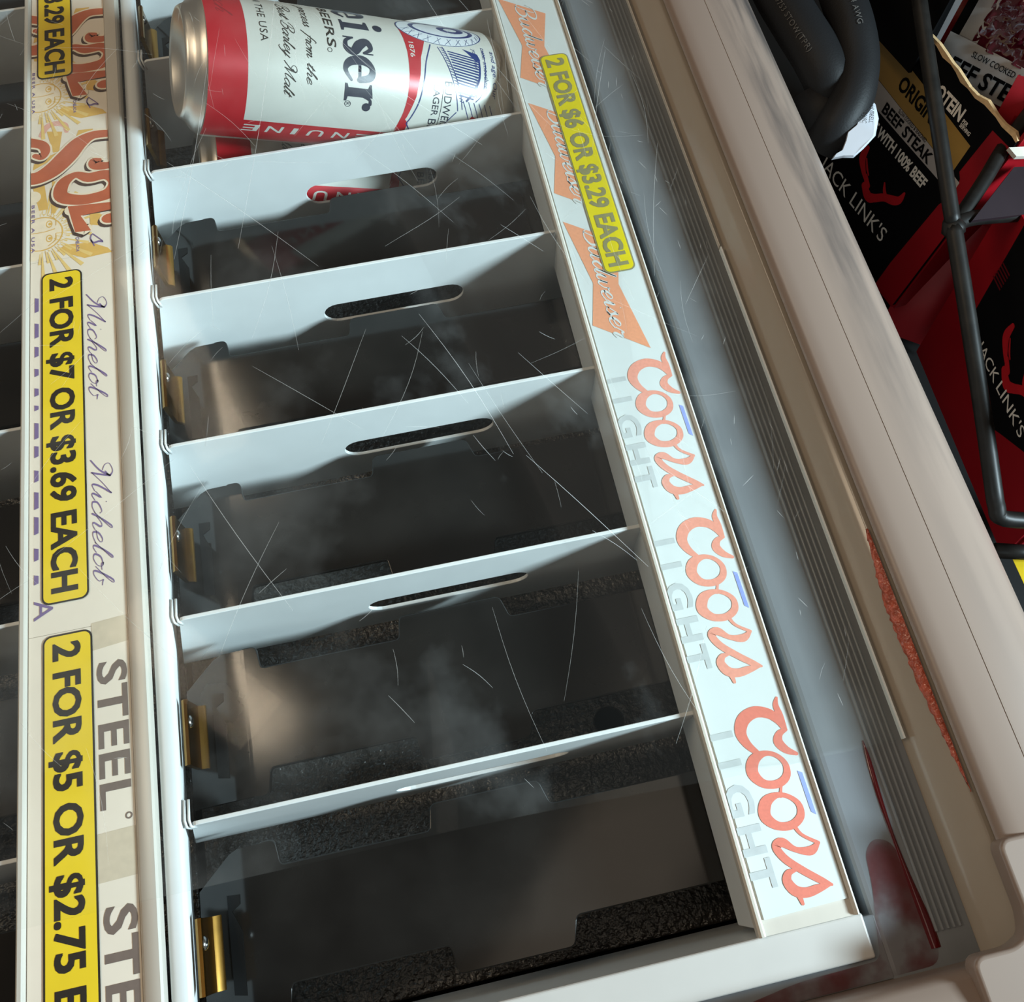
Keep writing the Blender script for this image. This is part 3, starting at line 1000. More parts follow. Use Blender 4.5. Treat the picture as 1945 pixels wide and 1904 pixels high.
c0 = label_card(-150, 129)
sol(0.0, c0)
sol(-92.0, c0)
c1 = label_card(129.2, 317)
for u in (153.0, 242.0):
    put('purple_script', [script('Michelob', u, -32.4, 3.9, 58.5, 0.075, 0.24, 0.42)], FL, 3.55, 'purple', c1)
frag = []
random.seed(3)
u = 150.0
while u < 300:
    w = random.choice((4.5, 8.5, 3.0, 6))
    frag.append(poly((u, -56.4), (u + w, -56.4), (u + w - .6, -54.6), (u + .6, -54.6)))
    u += w + random.choice((3.2, 4.5, 6))
frag.append(text('A', 302, -56.4, 7.5, 8.5, 0.0))
put('purple_lettering', frag, FL, 3.55, 'purple', c1)
c2 = label_card(317.2, 520)
for q in (((316, -34), (327.5, -34), (326, -19.9), (315, -19.9)), ((397.5, -34), (414.5, -34), (414, -19.9), (397, -19.9))):
    put('tape_patch', [poly(*q)], FL, 3.5, 'tan_tape', c2)
for q in (text('STEEL', 333.0, -32.2, 11.4, 56.5, 0.02, space=1.05), text('STEEL', 423.0, -32.0, 11.6, 57.5, 0.02, space=1.05), disc(393, -22, 1.3, 1.3, 14, rin=.6)):
    put('brown_lettering', [q], FL, 3.55, 'taupe', c2)
sticker(LS, FL, -150, 6.9, -55.4, -36.8, 3.8, '2 FOR $6 OR $3.29 EACH', -145.0, 3.6, 10.2, -51.2, 'yellow_w', 'ink', 'ink')
sticker(LS, FL, 137.0, 304.8, -53.3, -34.4, 3.8, '2 FOR $7 OR $3.69 EACH', 141.0, 300.2, 10.4, -49.2, 'yellow_w', 'ink', 'ink')
sticker(LS, FL, 318.0, 486.5, -52.9, -33.6, 3.8, '2 FOR $5 OR $2.75 EACH', 322.0, 482.5, 10.4, -48.8, 'yellow_w', 'ink', 'ink')


# ------------------------------------------------------------------ beer cans
def revolve(prof, n=56):
    """profile [(s, r)] about the local x axis (mm)."""
    v, f = [], []
    for i, (s, r) in enumerate(prof):
        for k in range(n):
            a = 2 * math.pi * k / n
            v.append((s * MM, r * RCAN / 37 * math.cos(a) * MM, r * RCAN / 37 * math.sin(a) * MM))
        if i:
            for k in range(n):
                f.append([(i - 1) * n + k, (i - 1) * n + (k + 1) % n, i * n + (k + 1) % n, i * n + k])
    return v, f


RCAN = 34.5
KV = 0.94


def can(label, A, d, twist, full):
    d = Vector(d).normalized()
    A = Vector(A)
    mid = A + d * 0.09
    w = CAM_SIDE - mid
    w = (w - d * w.dot(d)).normalized()
    w = Matrix.Rotation(twist, 3, d) @ w
    v = d.cross(w)
    mw = Matrix(((d.x, w.x, v.x, A.x), (d.y, w.y, v.y, A.y), (d.z, w.z, v.z, A.z), (0, 0, 0, 1)))
    T = thing('beer_can', label, 'can', matrix=mw, group='tall cans lying in the filled bay')
    T['_rot'] = 1

    def cp(nm, vfs, m, h=.06, parent=T, step=2.5, lab=None):
        vv, ff = split_u(join(*vfs), step)
        V = [(s * MM, (RCAN + h) * math.cos(q * KV / RCAN) * MM, (RCAN + h) * math.sin(q * KV / RCAN) * MM) for s, q in vv]
        return obj(nm, V, ff, m, parent, True, local=True, label=lab)
    V, Fc = revolve([(8.5, 36.2), (11.5, 37), (150, 37), (163, 37)])
    body = obj('body', V, Fc, 'can_white', T, True, local=True)
    V, Fc = revolve([(9, .1), (8.6, 8), (7, 16), (4, 22), (1.2, 25), (.0, 26.6), (.2, 28), (1.4, 29), (3.2, 30), (4.6, 31.6), (6, 33.6), (7.2, 35.2), (8.6, 36.3)])
    autosmooth(obj('can_base', V, Fc, 'alu', T, True, local=True, label='domed bare aluminium base'), 60)
    V, Fc = revolve([(163, 37), (168, 35.6), (174, 32.2), (178, 30), (181, 29), (182.5, 29.6), (184, 30), (184.8, 29), (183.5, 27.5), (181, 26.5), (180.5, 24), (181.2, .1)])
    autosmooth(obj('can_end', V, Fc, 'alu', T, True, local=True, label='aluminium top end with rolled seam'), 50)
    if True:
        S = lambda pts: [(s, q) for s, q in pts]
        # coordinates: s along the can from the base, q round it (mm, downwards in the picture)
        cp('red_band', [poly((8.7, -116), (27.6, -116), (27.6, 27.3), (106.5, 27.3), (106.5, 47), (9.0, 47)), poly((106.5, 27.3), (111, 16.5), (113.5, 19.5), (112, 30), (108, 47), (106.5, 47))], 'can_red', step=2)
        up = lambda vf: ([(b, a) for a, b in vf[0]], vf[1])              # text: reading along +q, up along +s
        cp('name_lettering', [
            up(ribbon([(-49.5, 82.5, 1.0), (-43.5, 82.5, 1.4)], 2)), up(ribbon([(-41.6, 83, 2.6), (-44, 89.5, 3.6), (-49.6, 89, 5), (-50.5, 80.5, 5), (-46, 76.4, 3.4), (-41.2, 79.4, 1.6)], 6)),
            up(poly((-37.6, 76.3), (-28.8, 76.3), (-28.8, 77.6), (-31.0, 78.2), (-31.0, 91.6), (-37.6, 90.8), (-37.6, 89.6), (-35.4, 88.8), (-35.4, 78.2), (-37.6, 77.6))), up(disc(-33.6, 96.4, 2.7, 2.5)),
            up(ribbon([(-15.9, 86.6, 1.4), (-18.6, 90.4, 2.4), (-22.6, 88.4, 4), (-20.4, 84.6, 5.2), (-16.2, 81.2, 4.4), (-18, 77.4, 3), (-22.2, 77.6, 2.0), (-24.4, 81.2, 1.2)], 6)), up(poly((-24.9, 76.2), (-24.1, 76.2), (-23.6, 81.5), (-24.9, 81.5))), up(poly((-15.9, 86.2), (-15.2, 86.2), (-15.2, 91.6), (-15.9, 91.6))),
            up(ribbon([(-12.0, 84.0, 1.6), (-3.0, 84.0, 1.6)], 2)), up(ribbon([(-1.6, 84.2, 3.2), (-3.4, 89.8, 4.0), (-8.4, 90.4, 3), (-11.8, 85.5, 5.0), (-10.6, 79, 4.4), (-6.4, 76.4, 2.4), (-1.2, 79.6, 1.4)], 6)),
            up(poly((.6, 76.3), (9.8, 76.3), (9.8, 77.6), (7.4, 78.2), (7.4, 91.6), (.4, 90.6), (.4, 89.5), (2.6, 88.8), (2.6, 78.2), (.6, 77.6))), up(ribbon([(6.8, 87.0, 1.6), (8.4, 90.2, 1.6), (10.6, 90.6, 1.8)], 4)), up(disc(12.4, 88.7, 2.3, 2.3)),
            up(disc(11.4, 78.6, 1.7, 1.7, 18, rin=.82)), up(text('R', 10.6, 77.7, 1.8, 1.5, .01))], 'navy', .1)
        cp('small_lettering', [
            up(text('BEERS', -50, 67.6, 4.6, 32.6, .012, .14, 1.05)), up(disc(-15.4, 68.6, 1.3, 1.3, 14, rin=.75)),
            up(script('process', -48, 56.6, 2.6, 20.5, .12, .24, .5)), up(script('from', -24.6, 56.6, 2.6, 15, .12, .24, .5)), up(script('the', -7, 56.6, 2.6, 10.5, .12, .24, .5)),
            up(script('Best', -45, 45.4, 2.7, 14.5, .11, .24, .5)), up(script('Barley', -29.5, 45.4, 2.7, 21, .11, .24, .5)), up(script('Malt', -6.8, 45.4, 2.7, 18, .11, .24, .5)),
            up(text('IN THE USA', -50, 34.2, 3.7, 34.6, 0, 0, 1.1))], 'ink', .1)
        cp('band_script', [up(script('busch', -52, 14.5, 3.6, 24, .1, .2, .6))], 'can_print_red', .1)
        g = []
        for ch, s0 in zip('ENIUNEG', (28.4, 40.6, 53.8, 62.2, 75.6, 87.6, 100)):
            wd = {'I': 2.6}.get(ch, 8.2)
            tv, tf = text(ch, 0, 0, 5.6, wd, .012, .22)
            g.append(([(s0 + wd - a, 30.4 + b) for a, b in tv], tf))
        cp('white_lettering', g, 'can_white', .1)
        # neck label: red banner, shield, oval, blue stripes
        cp('red_banner', [poly((108.5, -39), (109.8, -30), (110.8, -20), (111.2, -8), (110.8, 4), (109.6, 13), (106.9, 25.2), (112, 16), (115.6, 4), (117.4, -8), (118.2, -18), (121.8, -29), (118, -33), (113, -36))], 'can_red', .08)
        cp('shield_outline', [ribbon([(124.8, -27, .7), (121, -16, .7), (119.6, -6, .7), (117.6, 6, .7), (114.6, 15, .7), (112.6, 19.5, .7)], 5), ribbon([(112.6, 19.5, .7), (116.4, 25.5, .7), (119, 30, .7)], 2),
                              ribbon([(129.5, 28, .5), (134, 18, .5), (139.8, 10, .5)], 3), ribbon([(155.8, -27, .5), (156, -15, .5), (154, -2, .5), (150.5, 3.0, .5)], 4)] +
           [ribbon([(130.2 + .55 * t + (0 if t < 8 else (t - 8) * .05), -26 + 1.55 * t, .45), (132.6 + .55 * t, -25.2 + 1.55 * t, .45)], 1) for t in range(20)] +
           [ribbon([(128.9, -26, .5), (134.6, -12, .5), (138.4, 0, .5), (140.5, 9, .5)], 4), ribbon([(131.6, -26.4, .5), (137, -12, .5), (141, 0, .5), (143, 8, .5)], 4)], 'can_blue', .08)
        cp('blue_panel', [poly((143.5, -27), (152, -24.5), (153.4, -20.6), (150.6, -20.0))] + [ribbon([(134.6 + .42 * t, -24 + 1.62 * t, .8), (152.6 - .36 * max(0, t - 4), -21.0 + 1.52 * t, .8)], 1) for t in range(16)] +
           [ribbon([(152.6, -21, 1.0), (152, -10, 1.2), (148.6, -2, 1.2), (145, 3, 1.2)], 4)], 'can_blue', .08)
        cp('oval_medallion', [disc(133, -40, 25, 12.5, 40)], 'can_pale', .12)
        cp('medallion_lines', [disc(133, -40, 25, 12.5, 40, rin=.97), disc(135, -42.5, 19, 8.0, 36, rin=.86), disc(141, -44, 8, 4.2, 24, rin=.5)] +
           [ribbon([(133 + 23.6 * math.cos(math.radians(a)), -40 + 11.6 * math.sin(math.radians(a)), .3), (135 + 20.5 * math.cos(math.radians(a + 7 * (-1) ** (a // 8))), -42 + 9.0 * math.sin(math.radians(a + 7 * (-1) ** (a // 8))), .3)], 1) for a in range(8, 172, 8)], 'can_blue', .16)
        cp('banner_lettering', [up(text('1876', -27, 112.4, 2.6, 9.5, .012))], 'can_white', .12)
        cp('neck_lettering', [up(text('BUDWEISER', -6.2, 131.6, 4.3, 33, .0)), up(text('LAGER', -3.8, 125.3, 3.6, 17, 0)), up(text('BEER', 15.2, 124.6, 4.4, 16, 0)), up(ribbon([(-2, 130.6, .3), (14, 130.4, .3), (28, 129.4, .3)], 3))], 'navy', .1)
        cp('fine_lettering', [up(text('your beer at any price.', -28, 149.5, 2.4, 29, 0, .25)), up(text('taste, smoothness', -30, 155.0, 2.4, 28, 0, .25)), up(text('and age. Our', -28, 160.2, 2.4, 28, 0, .25))], 'can_blue', .1)
        cp('stripes', [ribbon([(143 + 3.2 * t, 3.4 + .2 * t, .4), (150 + 3.2 * t, 18 + .2 * t, .4)], 1) for t in range(6)], 'can_blue', .09)
        cp('red_corner', [poly((149.5, 11.4), (156, 13.5), (150, 20), (146.2, 17.5))], 'can_red', .1)
    return T


CAM_SIDE = Vector((0.1135, -0.4431, 0.3807))
DCAN = (0.9177, 0.0675, -0.3913)
can('tall red and silver beer can lying on top, its bare base to the left', (0.0268, -0.0450, 0.0352), DCAN, 0.0, True)
can('tall beer can underneath, only a dark red sliver and base edge showing', (0.010, -0.043, -0.052), (0.9420, 0.02, -0.335), math.radians(-45), True)


# ------------------------------------------------------------------ clear sliding lid
def lid_z(x):
    xr = 0.240
    half = xr - XM
    t = abs(x - XM)
    if t >= half:
        return 0.0026
    q = min(1.0, (half - t) / 0.15)
    return 0.0026 + 0.072 * (q * q * (3 - 2 * q))


lid = thing('sliding_lid', 'clear scratched acrylic lid sliding over both racks to the ribbed track', 'lid', (XM, 0, 0.0))
xs = [XM + 0.304 * (-1 + 2 * i / 72) for i in range(73)]
Y0, Y1 = -0.4268, 0.42
top = [(x, lid_z(x) + .0028) for x in xs]
bot = [(x, lid_z(x)) for x in xs]
for i_, (x, z) in enumerate(top):
    pass
prof = top + bot[::-1]
autosmooth(prism_y('lid_panel', prof, Y0, Y1, 'lid', lid), 40)
box('lit_edge', (0.2721, Y0, 0.0026), (0.2728, -0.19, 0.0056), 'edge_highlight', lid, label='lid edge with painted-on highlight')  # highlight of the lid edge, put in as a white strip
box('lit_edge', (0.2721, -0.189, 0.0026), (0.2724, Y1, 0.0052), 'clear_edge', lid)
random.seed(21)
thin, bold_ = [], []


def scr(x0, y0, x1, y1, bend, w, store):
    P = []
    for i in range(9):
        t = i / 8
        x = x0 + (x1 - x0) * t - (y1 - y0) * bend * math.sin(math.pi * t)
        y = y0 + (y1 - y0) * t + (x1 - x0) * bend * math.sin(math.pi * t)
        P.append((x, y, lid_z(x) + .0029))
    V, Fc = [], []
    for i, p in enumerate(P):
        a, b = Vector(P[max(0, i - 1)]), Vector(P[min(8, i + 1)])
        t = (b - a).normalized()
        s = t.cross(Vector((0, 0, 1))).normalized() * (w / 2) * (0.35 + 0.65 * math.sin(math.pi * (i + .5) / 9))
        V += [Vector(p) + s, Vector(p) - s]
        if i:
            Fc.append([2 * i - 2, 2 * i - 1, 2 * i + 1, 2 * i])
    store.append((V, Fc))


for i in range(330):
    x = random.uniform(-0.07, 0.268)
    y = random.uniform(-0.42, 0.10) if i % 3 else random.uniform(-0.25, 0.10)
    a = random.gauss(1.5, 0.75)
    l = random.choice((0.004, 0.007, 0.012, 0.02, 0.035, 0.05))
    x1 = min(0.269, max(-0.09, x + l * math.cos(a)))
    scr(x, y, x1, max(Y0 + .003, y + l * math.sin(a)), random.uniform(-.05, .05), random.uniform(.0001, .00022), thin)
for i in range(34):
    x = random.uniform(0.243, 0.268)
    y = random.uniform(-0.42, 0.05)
    a = random.gauss(1.57, 0.5)
    l = random.uniform(.002, .007)
    scr(x, y, min(.269, x + l * math.cos(a)), y + l * math.sin(a), 0, .0002, bold_)
for q in ((.09, -.02, .055, -.20, .03), (.10, -.075, .165, -.135, -.22), (.03, -.15, .085, -.215, .02), (.05, -.10, .03, -.20, .02), (.12, -.24, .145, -.30, .05),
          (.225, -.12, .25, -.05, .02), (.236, -.20, .26, -.12, .03), (.03, -.29, .06, -.35, -.02), (.15, -.30, .19, -.345, .02)):
    scr(*q[:4], q[4] * .5, .0002, bold_)
V, Fc = join(*thin)
obj('scratch_marks', V, Fc, 'scratch', lid, kind='stuff', label='fine pale scratches')
V, Fc = join(*bold_)
obj('scratch_marks', V, Fc, 'scratch_bold', lid, kind='stuff', label='bolder white scratches')

# ------------------------------------------------------------------ spilled juice
sp = thing('juice_spill', 'thin dark red juice run and stain on the grey deck by the rack corner', 'spill', (0.25, -0.46, 0))
random.seed(5)
run = [(252.0, -424, .5), (251.6, -432, 1.6), (250.8, -445, 1.6), (250.6, -458, 1.2), (250.9, -470, 1.6), (251.4, -480, 2.4), (252.0, -490, 3.2), (252.0, -497, 3.0)]
P = catmull([(x, y, w) for x, y, w in [(x_ + 6.2, y_, w_) for x_, y_, w_ in run]], 6)
V, Fc = [], []
for i, (x, y, w) in enumerate(P):
    for k, (a, h) in enumerate(((-1, .02), (-.7, .4), (0, .65), (.7, .4), (1, .02))):
        V.append(((x + a * w * .62) * MM, y * MM, (.05 + h * min(1, w)) * MM))
    if i:
        Fc += [[(i - 1) * 5 + k, (i - 1) * 5 + k + 1, i * 5 + k + 1, i * 5 + k] for k in range(4)]
obj('juice_run', V, Fc, 'juice', sp, True)
v, f = curve_solid([round_poly([(244.5, -462), (249, -458), (255, -460), (258.0, -470), (259.6, -492), (258, -502), (221, -502.6), (186, -502.6), (176, -501), (206, -497), (235.6, -496.5), (237.5, -495), (240, -484), (243, -474)], 6, 5)], .04, 0)
obj('juice_film', [(p[0] * MM, p[1] * MM, .12 * MM + p[2] * MM) for p in v], f, 'juice_film', sp)
st = thing('juice_streak', 'foamy orange red juice streak along the beige wall under the rim', 'spill', (0.282, -0.40, 0.014))
V, Fc = [], []
nst = 70
random.seed(9)
for i in range(nst + 1):
    t = i / nst
    y = -346 - 104 * t
    w = 5.6 * math.sin(math.pi * min(1, t * 2.2 + .08) * .5) * (1 - t ** 2.4) + .3
    for k in range(6):
        q = k / 5
        dd = w * q
        b = (.2 + 1.1 * math.sin(math.pi * q) * min(1, w / 3)) + (random.uniform(-.3, .4) if 0 < k < 5 else 0)
        if k == 5:
            dd += random.uniform(-.5, .5)
        V.append(((284.4 - dd * .62 - b * .76) * MM, y * MM, (16.9 - dd * .80 + b * .6) * MM))
    if i:
        Fc += [[(i - 1) * 6 + k, (i - 1) * 6 + k + 1, i * 6 + k + 1, i * 6 + k] for k in range(5)]
obj('foam', V, Fc, 'foam', st, True)

# ------------------------------------------------------------------ outside: jerky cartons on a wire rack
R1, U1 = Vector((0.2022, -0.97825, 0.04639)), Vector((0.16195, 0.08012, 0.98354))
O1 = Vector((0.43155, -0.10453, -0.04))
F1 = Frame(O1, R1, U1, 1.02, .97)
b1 = thing('jerky_carton', 'black and red open display carton with torn top edge behind the cords', 'carton', tuple(O1), group='printed snack cartons on the wire rack')
edge = [(-60, 46), (-48, 45), (-36, 45.4), (-30, 43.6), (-21, 42.9), (-14, 41.0), (-7, 41.6), (-1.8, 40.6), (4, 38.6), (10.1, 39.2), (17, 38.4), (24, 39.8), (33.7, 39.6), (40, 38.4), (47.8, 38.9), (52, 38.0)]
fp = edge + [(52, -100), (-60, -100)]
slab('front_panel', (fp[::-1], [list(range(len(fp)))]), F1, -2.4, 0, 'carton_black', b1)
V, Fc = [], []
for i, (a, b) in enumerate(edge):
    r_ = 1.2 + .9 * ((i * 7) % 3)
    V += [F1(a, b + .1, .25), F1(a, b + r_, -.2), F1(a, b + r_, -2.3), F1(a, b, -2.8)]
    if i:
        Fc += [[4 * i - 4 + k, 4 * i - 3 + k, 4 * i + 1 + k, 4 * i + k] for k in range(3)]
obj('torn_edge', V, Fc, 'cardboard', b1, label='torn bare cardboard edge')
slab('side_panel', rrect(-1.2, -100, 1.2, 60, .3), Frame(F1(52, 0, -60), F1.ex, F1.ey), -58, 58, 'carton_red', b1)
slab('side_panel', rrect(-1.2, -100, 1.2, 46, .3), Frame(F1(-61, 0, -60), F1.ex, F1.ey), -58, 58, 'carton_black', b1)
slab('base_panel', rrect(-60, -101, 52, -99, .5), Frame(F1(0, 0, -60), F1.ex, F1.ey), -58, 58, 'carton_red', b1)
put('gold_band', [poly((-60, 24), (-26, 22.1), (31.4, 17.2), (31.6, -1.5), (24, -2.2), (-60, 2.5))], F1, .12, 'gold', b1)
put('silver_band', [poly((-60, 2.2), (24, -2.4), (39.2, -3.4), (39.7, -12.6), (-60, -13.2))], F1, .14, 'silver', b1)
put('red_field', [poly((36.8, 33.2), (51.8, 33.6), (51.8, -100), (33.0, -100), (33.0, -80), (36.6, -23.6), (39.6, -13), (38.2, -1.6), (35.1, 1.3))], F1, .1, 'carton_red', b1)
cd = lambda s, u, v, c, w, **k: text(s, u, v, c, w, **k)
for vf_ in [cd('PROTEIN', -14.5, 21.6, 8.6, 31.5, bold=.035), cd('PER', 18.6, 23.2, 2.4, 4.2, bold=.02), cd('SERVING', 18.6, 20.4, 2.4, 8.6, bold=.02),
                        cd('MADE WITH 100% BEEF', -44, -25.6, 7.6, 66, bold=.035), cd("JACK LINK'S", -52, -75.6, 10.4, 71, bold=.0)]:
    put('white_lettering', [vf_], F1, .26, 'white_ink', b1)
for vf_ in [cd('ORIGINAL', -30, 7.2, 9.6, 43, bold=.03), cd('BEEF STEAK', -31, -11.6, 7.6, 47, bold=.03), cd('SLOW COOKED & SEASONED', -20.6, -3.0, 2.6, 27, bold=.005)]:
    put('black_lettering', [vf_], F1, .3, 'carton_black', b1)


def bull(fr, ou, ov, k, parent):
    S = [[(-26, -36, 3), (-25.6, -44, 5.6), (-20, -50, 4.0), (-15, -53.5, 2.0)],
         [(-13.5, -57, 5), (-7, -60, 7), (-2.5, -57, 5.4), (3, -51, 5), (9.5, -47, 6), (13.2, -43, 4.6), (13.6, -37, 1.6)],
         [(-2, -43.4, 1.2), (1, -47.5, 2.6), (5, -50, 3)], [(-16.5, -51, 3), (-12, -55, 5)], [(-22.6, -42, 1), (-18, -47, 1.6), (-15, -49, 1.0)]]
    return put('bull_emblem', [ribbon([(a * k + ou, b * k + ov, c * k) for a, b, c in q], 6) for q in S], fr, .2, 'red_ink', parent)


bull(F1, 0, 0, 1.0, b1)

R2, U2 = Vector((-0.0979, -0.98857, 0.11462)), Vector((0.01326, 0.11386, 0.99341))
O2 = Vector((0.43487, -0.25168, -0.08))
F2 = Frame(O2, R2, U2, 1.09, 1.07)
b2 = thing('jerky_carton', 'red carton with a bull head emblem on a black panel in the lower corner', 'carton', tuple(O2), group='printed snack cartons on the wire rack')
slab('front_panel', rrect(-64, -62, 72, 68, .6), F2, -2.4, 0, 'carton_red', b2)
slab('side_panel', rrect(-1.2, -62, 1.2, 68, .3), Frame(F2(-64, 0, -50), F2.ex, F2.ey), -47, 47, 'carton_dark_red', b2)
slab('side_panel', rrect(-1.2, -62, 1.2, 68, .3), Frame(F2(72, 0, -50), F2.ex, F2.ey), -47, 47, 'carton_red', b2)
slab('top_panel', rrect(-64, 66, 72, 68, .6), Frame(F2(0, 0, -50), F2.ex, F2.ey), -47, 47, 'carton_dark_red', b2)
put('black_panel', [poly((-44.4, 67.5), (-41, 4), (-38, -1), (-14.7, -14.0), (14.9, -24), (22, -19), (39.1, -8), (71.5, 12), (71.5, 67.5))], F2, .1, 'carton_black', b2)
put('silver_lettering', [text('JACK', -25.4, -6.4, 7.4, 24, bold=0.0), text("LINK'S", 1.5, -6.4, 7.4, 31, bold=0.0)], F2, .22, 'white_ink', b2)
bull(F2, 12.5, 63, 1.0, b2)
put('fine_print', [poly((-43.6 + .2 * i, 30 + 2.2 * i), (-34, 30 + 2.2 * i), (-34, 31 + 2.2 * i), (-43.5 + .2 * i, 31 + 2.2 * i)) for i in range(6)], F2, .2, 'carton_dark_red', b2)


# jerky bags standing in the open carton
def bag(label, c, eu, ev, w, h, m, bulge=6, parts=None):
    fr = Frame(c, eu, ev)
    T = thing('jerky_bag', label, 'bag', tuple(c), group='foil snack bags in the torn carton')
    V, Fc = [], []
    nu, nv = 8, 10
    for sgn in (1, -1):
        for j in range(nv + 1):
            for i in range(nu + 1):
                a, b = i / nu, j / nv
                bb = bulge * (math.sin(math.pi * a) ** .6 if 0 < a < 1 else 0) * (math.sin(math.pi * b) ** .5 if 0 < b < 1 else 0)
                V.append(fr((a - .5) * w, b * h, sgn * (bb + .3) + .35 * math.sin(9 * b + 5 * a)))
    k = (nu + 1) * (nv + 1)
    for s in range(2):
        for j in range(nv):
            for i in range(nu):
                q = s * k + j * (nu + 1) + i
                Fc.append([q, q + 1, q + nu + 2, q + nu + 1])
    obj('foil_pouch', V, Fc, m, T, True)
    return T, fr


nb = F1.n
cb = F1(4, -98, -26)
T, fr = bag('red foil bag with a clear meat window and white name panel, frontmost', cb, Vector((0.60, -0.79, 0.02)), Vector((.10, .28, .95)), 62, 215, 'bag_red')


def bagpart(nm, u0, v0, u1, v1, m, parent, fr_, h0=7.2, nx=8, ny=6, wob=.3, seed=1, amp=0):
    rnd = random.Random(seed)
    V, Fc = [], []
    for j in range(ny + 1):
        for i in range(nx + 1):
            u, v = u0 + (u1 - u0) * i / nx, v0 + (v1 - v0) * j / ny
            V.append(fr_(u, v, h0 + wob * math.sin(.3 * u + .2 * v) + (rnd.uniform(-amp, amp))))
    for j in range(ny):
        for i in range(nx):
            q = j * (nx + 1) + i
            Fc.append([q, q + 1, q + nx + 2, q + nx + 1])
    return obj(nm, V, Fc, m, parent, True)


bagpart('black_stripe', -27, 139, -22, 212, 'carton_black', T, fr, 6.9)
bagpart('clear_margin', -22, 139, -11, 212, 'bag_white', T, fr, 7.0)
bagpart('meat_window', -14, 140, 30, 212, 'meat', T, fr, 7.4, 26, 30, .3, 4, 1.5)
nw = bagpart('name_panel', -27, 117, 30, 141, 'bag_white', T, fr, 7.8)
put('black_lettering', [text('BEEF STEAK', -24.5, 120.5, 10, 60, bold=.03), text('SLOW COOKED & SEASONED', -10, 134, 3.4, 48, bold=.01)], fr, 8.5, 'carton_black', nw)
nf = bagpart('facts_panel', -24, 60, 22, 114, 'carton_red', T, fr, 7.3)
put('black_lettering', [text('Nutrition', -21, 103.5, 8, 34, bold=.02)] + [poly((-21, 98 - 6 * i), (18, 98 - 6 * i), (18, 96.8 - 6 * i), (-21, 96.8 - 6 * i)) for i in range(6)], fr, 7.9, 'bag_dark', nf)
cb2 = F1(-18, -98, -44)
T2, fr2 = bag('grey and dark foil bag standing behind, at its left', cb2, Vector((0.75, -0.66, 0.0)), Vector((.16, .16, .97)), 44, 210, 'bag_dark')
bagpart('pale_margin', -22, 100, -12, 208, 'bag_white', T2, fr2, 6.0)
pn = bagpart('name_panel', -12, 128, 14, 170, 'bag_white', T2, fr2, 6.6)
put('black_lettering', [text('BE', -10, 140, 12, 20, bold=.03)], fr2, 7.1, 'carton_black', pn)
cb3 = F1(68, -128, -22)
T3, fr3 = bag('red foil bag at the far right edge, leaning over its neighbour', cb3, Vector((0.80, -0.6, 0.0)), Vector((.30, .22, .92)), 48, 178, 'bag_red')
nf3 = bagpart('facts_panel', -16, 95, 22, 160, 'carton_red', T3, fr3, 6.8)
put('black_lettering', [text('Nutrition', -14, 150, 7, 34, bold=.02), text('Calories', -14, 120, 8, 34, bold=.02)] + [poly((-14, 146 - 6 * i), (20, 146 - 6 * i), (20, 144.6 - 6 * i), (-14, 144.6 - 6 * i)) for i in range(3)], fr3, 7.4, 'bag_dark', nf3)

# black folder-like panel above the gold band
bx = thing('black_carton', 'plain black carton flap standing between the cords and the wire post', 'carton', (0.41, 0.02, -0.02))
FB = Frame(F1(-52, 23.5, 6), F1.ex, (0.1, 0.15, 0.97))
slab('flap', rrect(-30, 0, 29, 95, 1), FB, -1.5, 0, 'carton_black', bx)

# wire rack
wr = thing('wire_rack', 'black welded wire rack holding the cartons beside the cooler', 'rack', (0.42, -0.2, -0.9))


def rodp(nm, pts, r=.0048, lab=None, n=10):
    P = [Vector(p) for p in catmull([tuple(p) for p in pts], 6)] if len(pts) > 2 else pts
    return obj(nm, *tube(P, r, n), 'wire', wr, True, label=lab)


def U(u, v, z):
    d = RC.transposed() @ Vector(((u - CX) / F_PX, (v - CY) / F_PX, 1.0))
    return CAM_POS + d * ((z - CAM_POS.z) / d.z)


rodp('upright_rod', [U(1738, -60, .035), U(1752, 40, .028), U(1782, 240, .010), U(1811, 430, -.010)], .0040)
rodp('upright_rod', [U(1811, 430, -.010), U(1832, 560, -.022), U(1866, 780, -.043), U(1886, 920, -.056), U(1893, 962, -.062), U(1906, 985, -.066), U(1990, 990, -.07)], .0043)
rodp('cross_rod', [U(1811, 432, -.012), U(1850, 414, -.014), U(1990, 404, -.02)], .0042)
rodp('brace_rod', [U(1812, 430, -.014), U(1868, 345, -.012), U(1915, 268, -.010), U(1990, 170, -.005)], .0040)
rodp('shelf_rod', [U(1890, 1046, -.10), U(1990, 1052, -.10)], .0042)
V, Fc = [], []
obj('weld_joint', *tube([U(1806, 418, -.008), U(1811, 434, -.012), U(1818, 448, -.014)], [.0042, .0062, .0044], 10), 'wire', wr, True)
box('shelf_pan', (.35, -.62, -.185), (.72, .30, -.178), 'shelf', wr, .002)
for yy in (-.58, .26):
    for xx in (.352, .705):
        rodp('leg', [(xx, yy, -.90), (xx, yy, -.185)], .005)

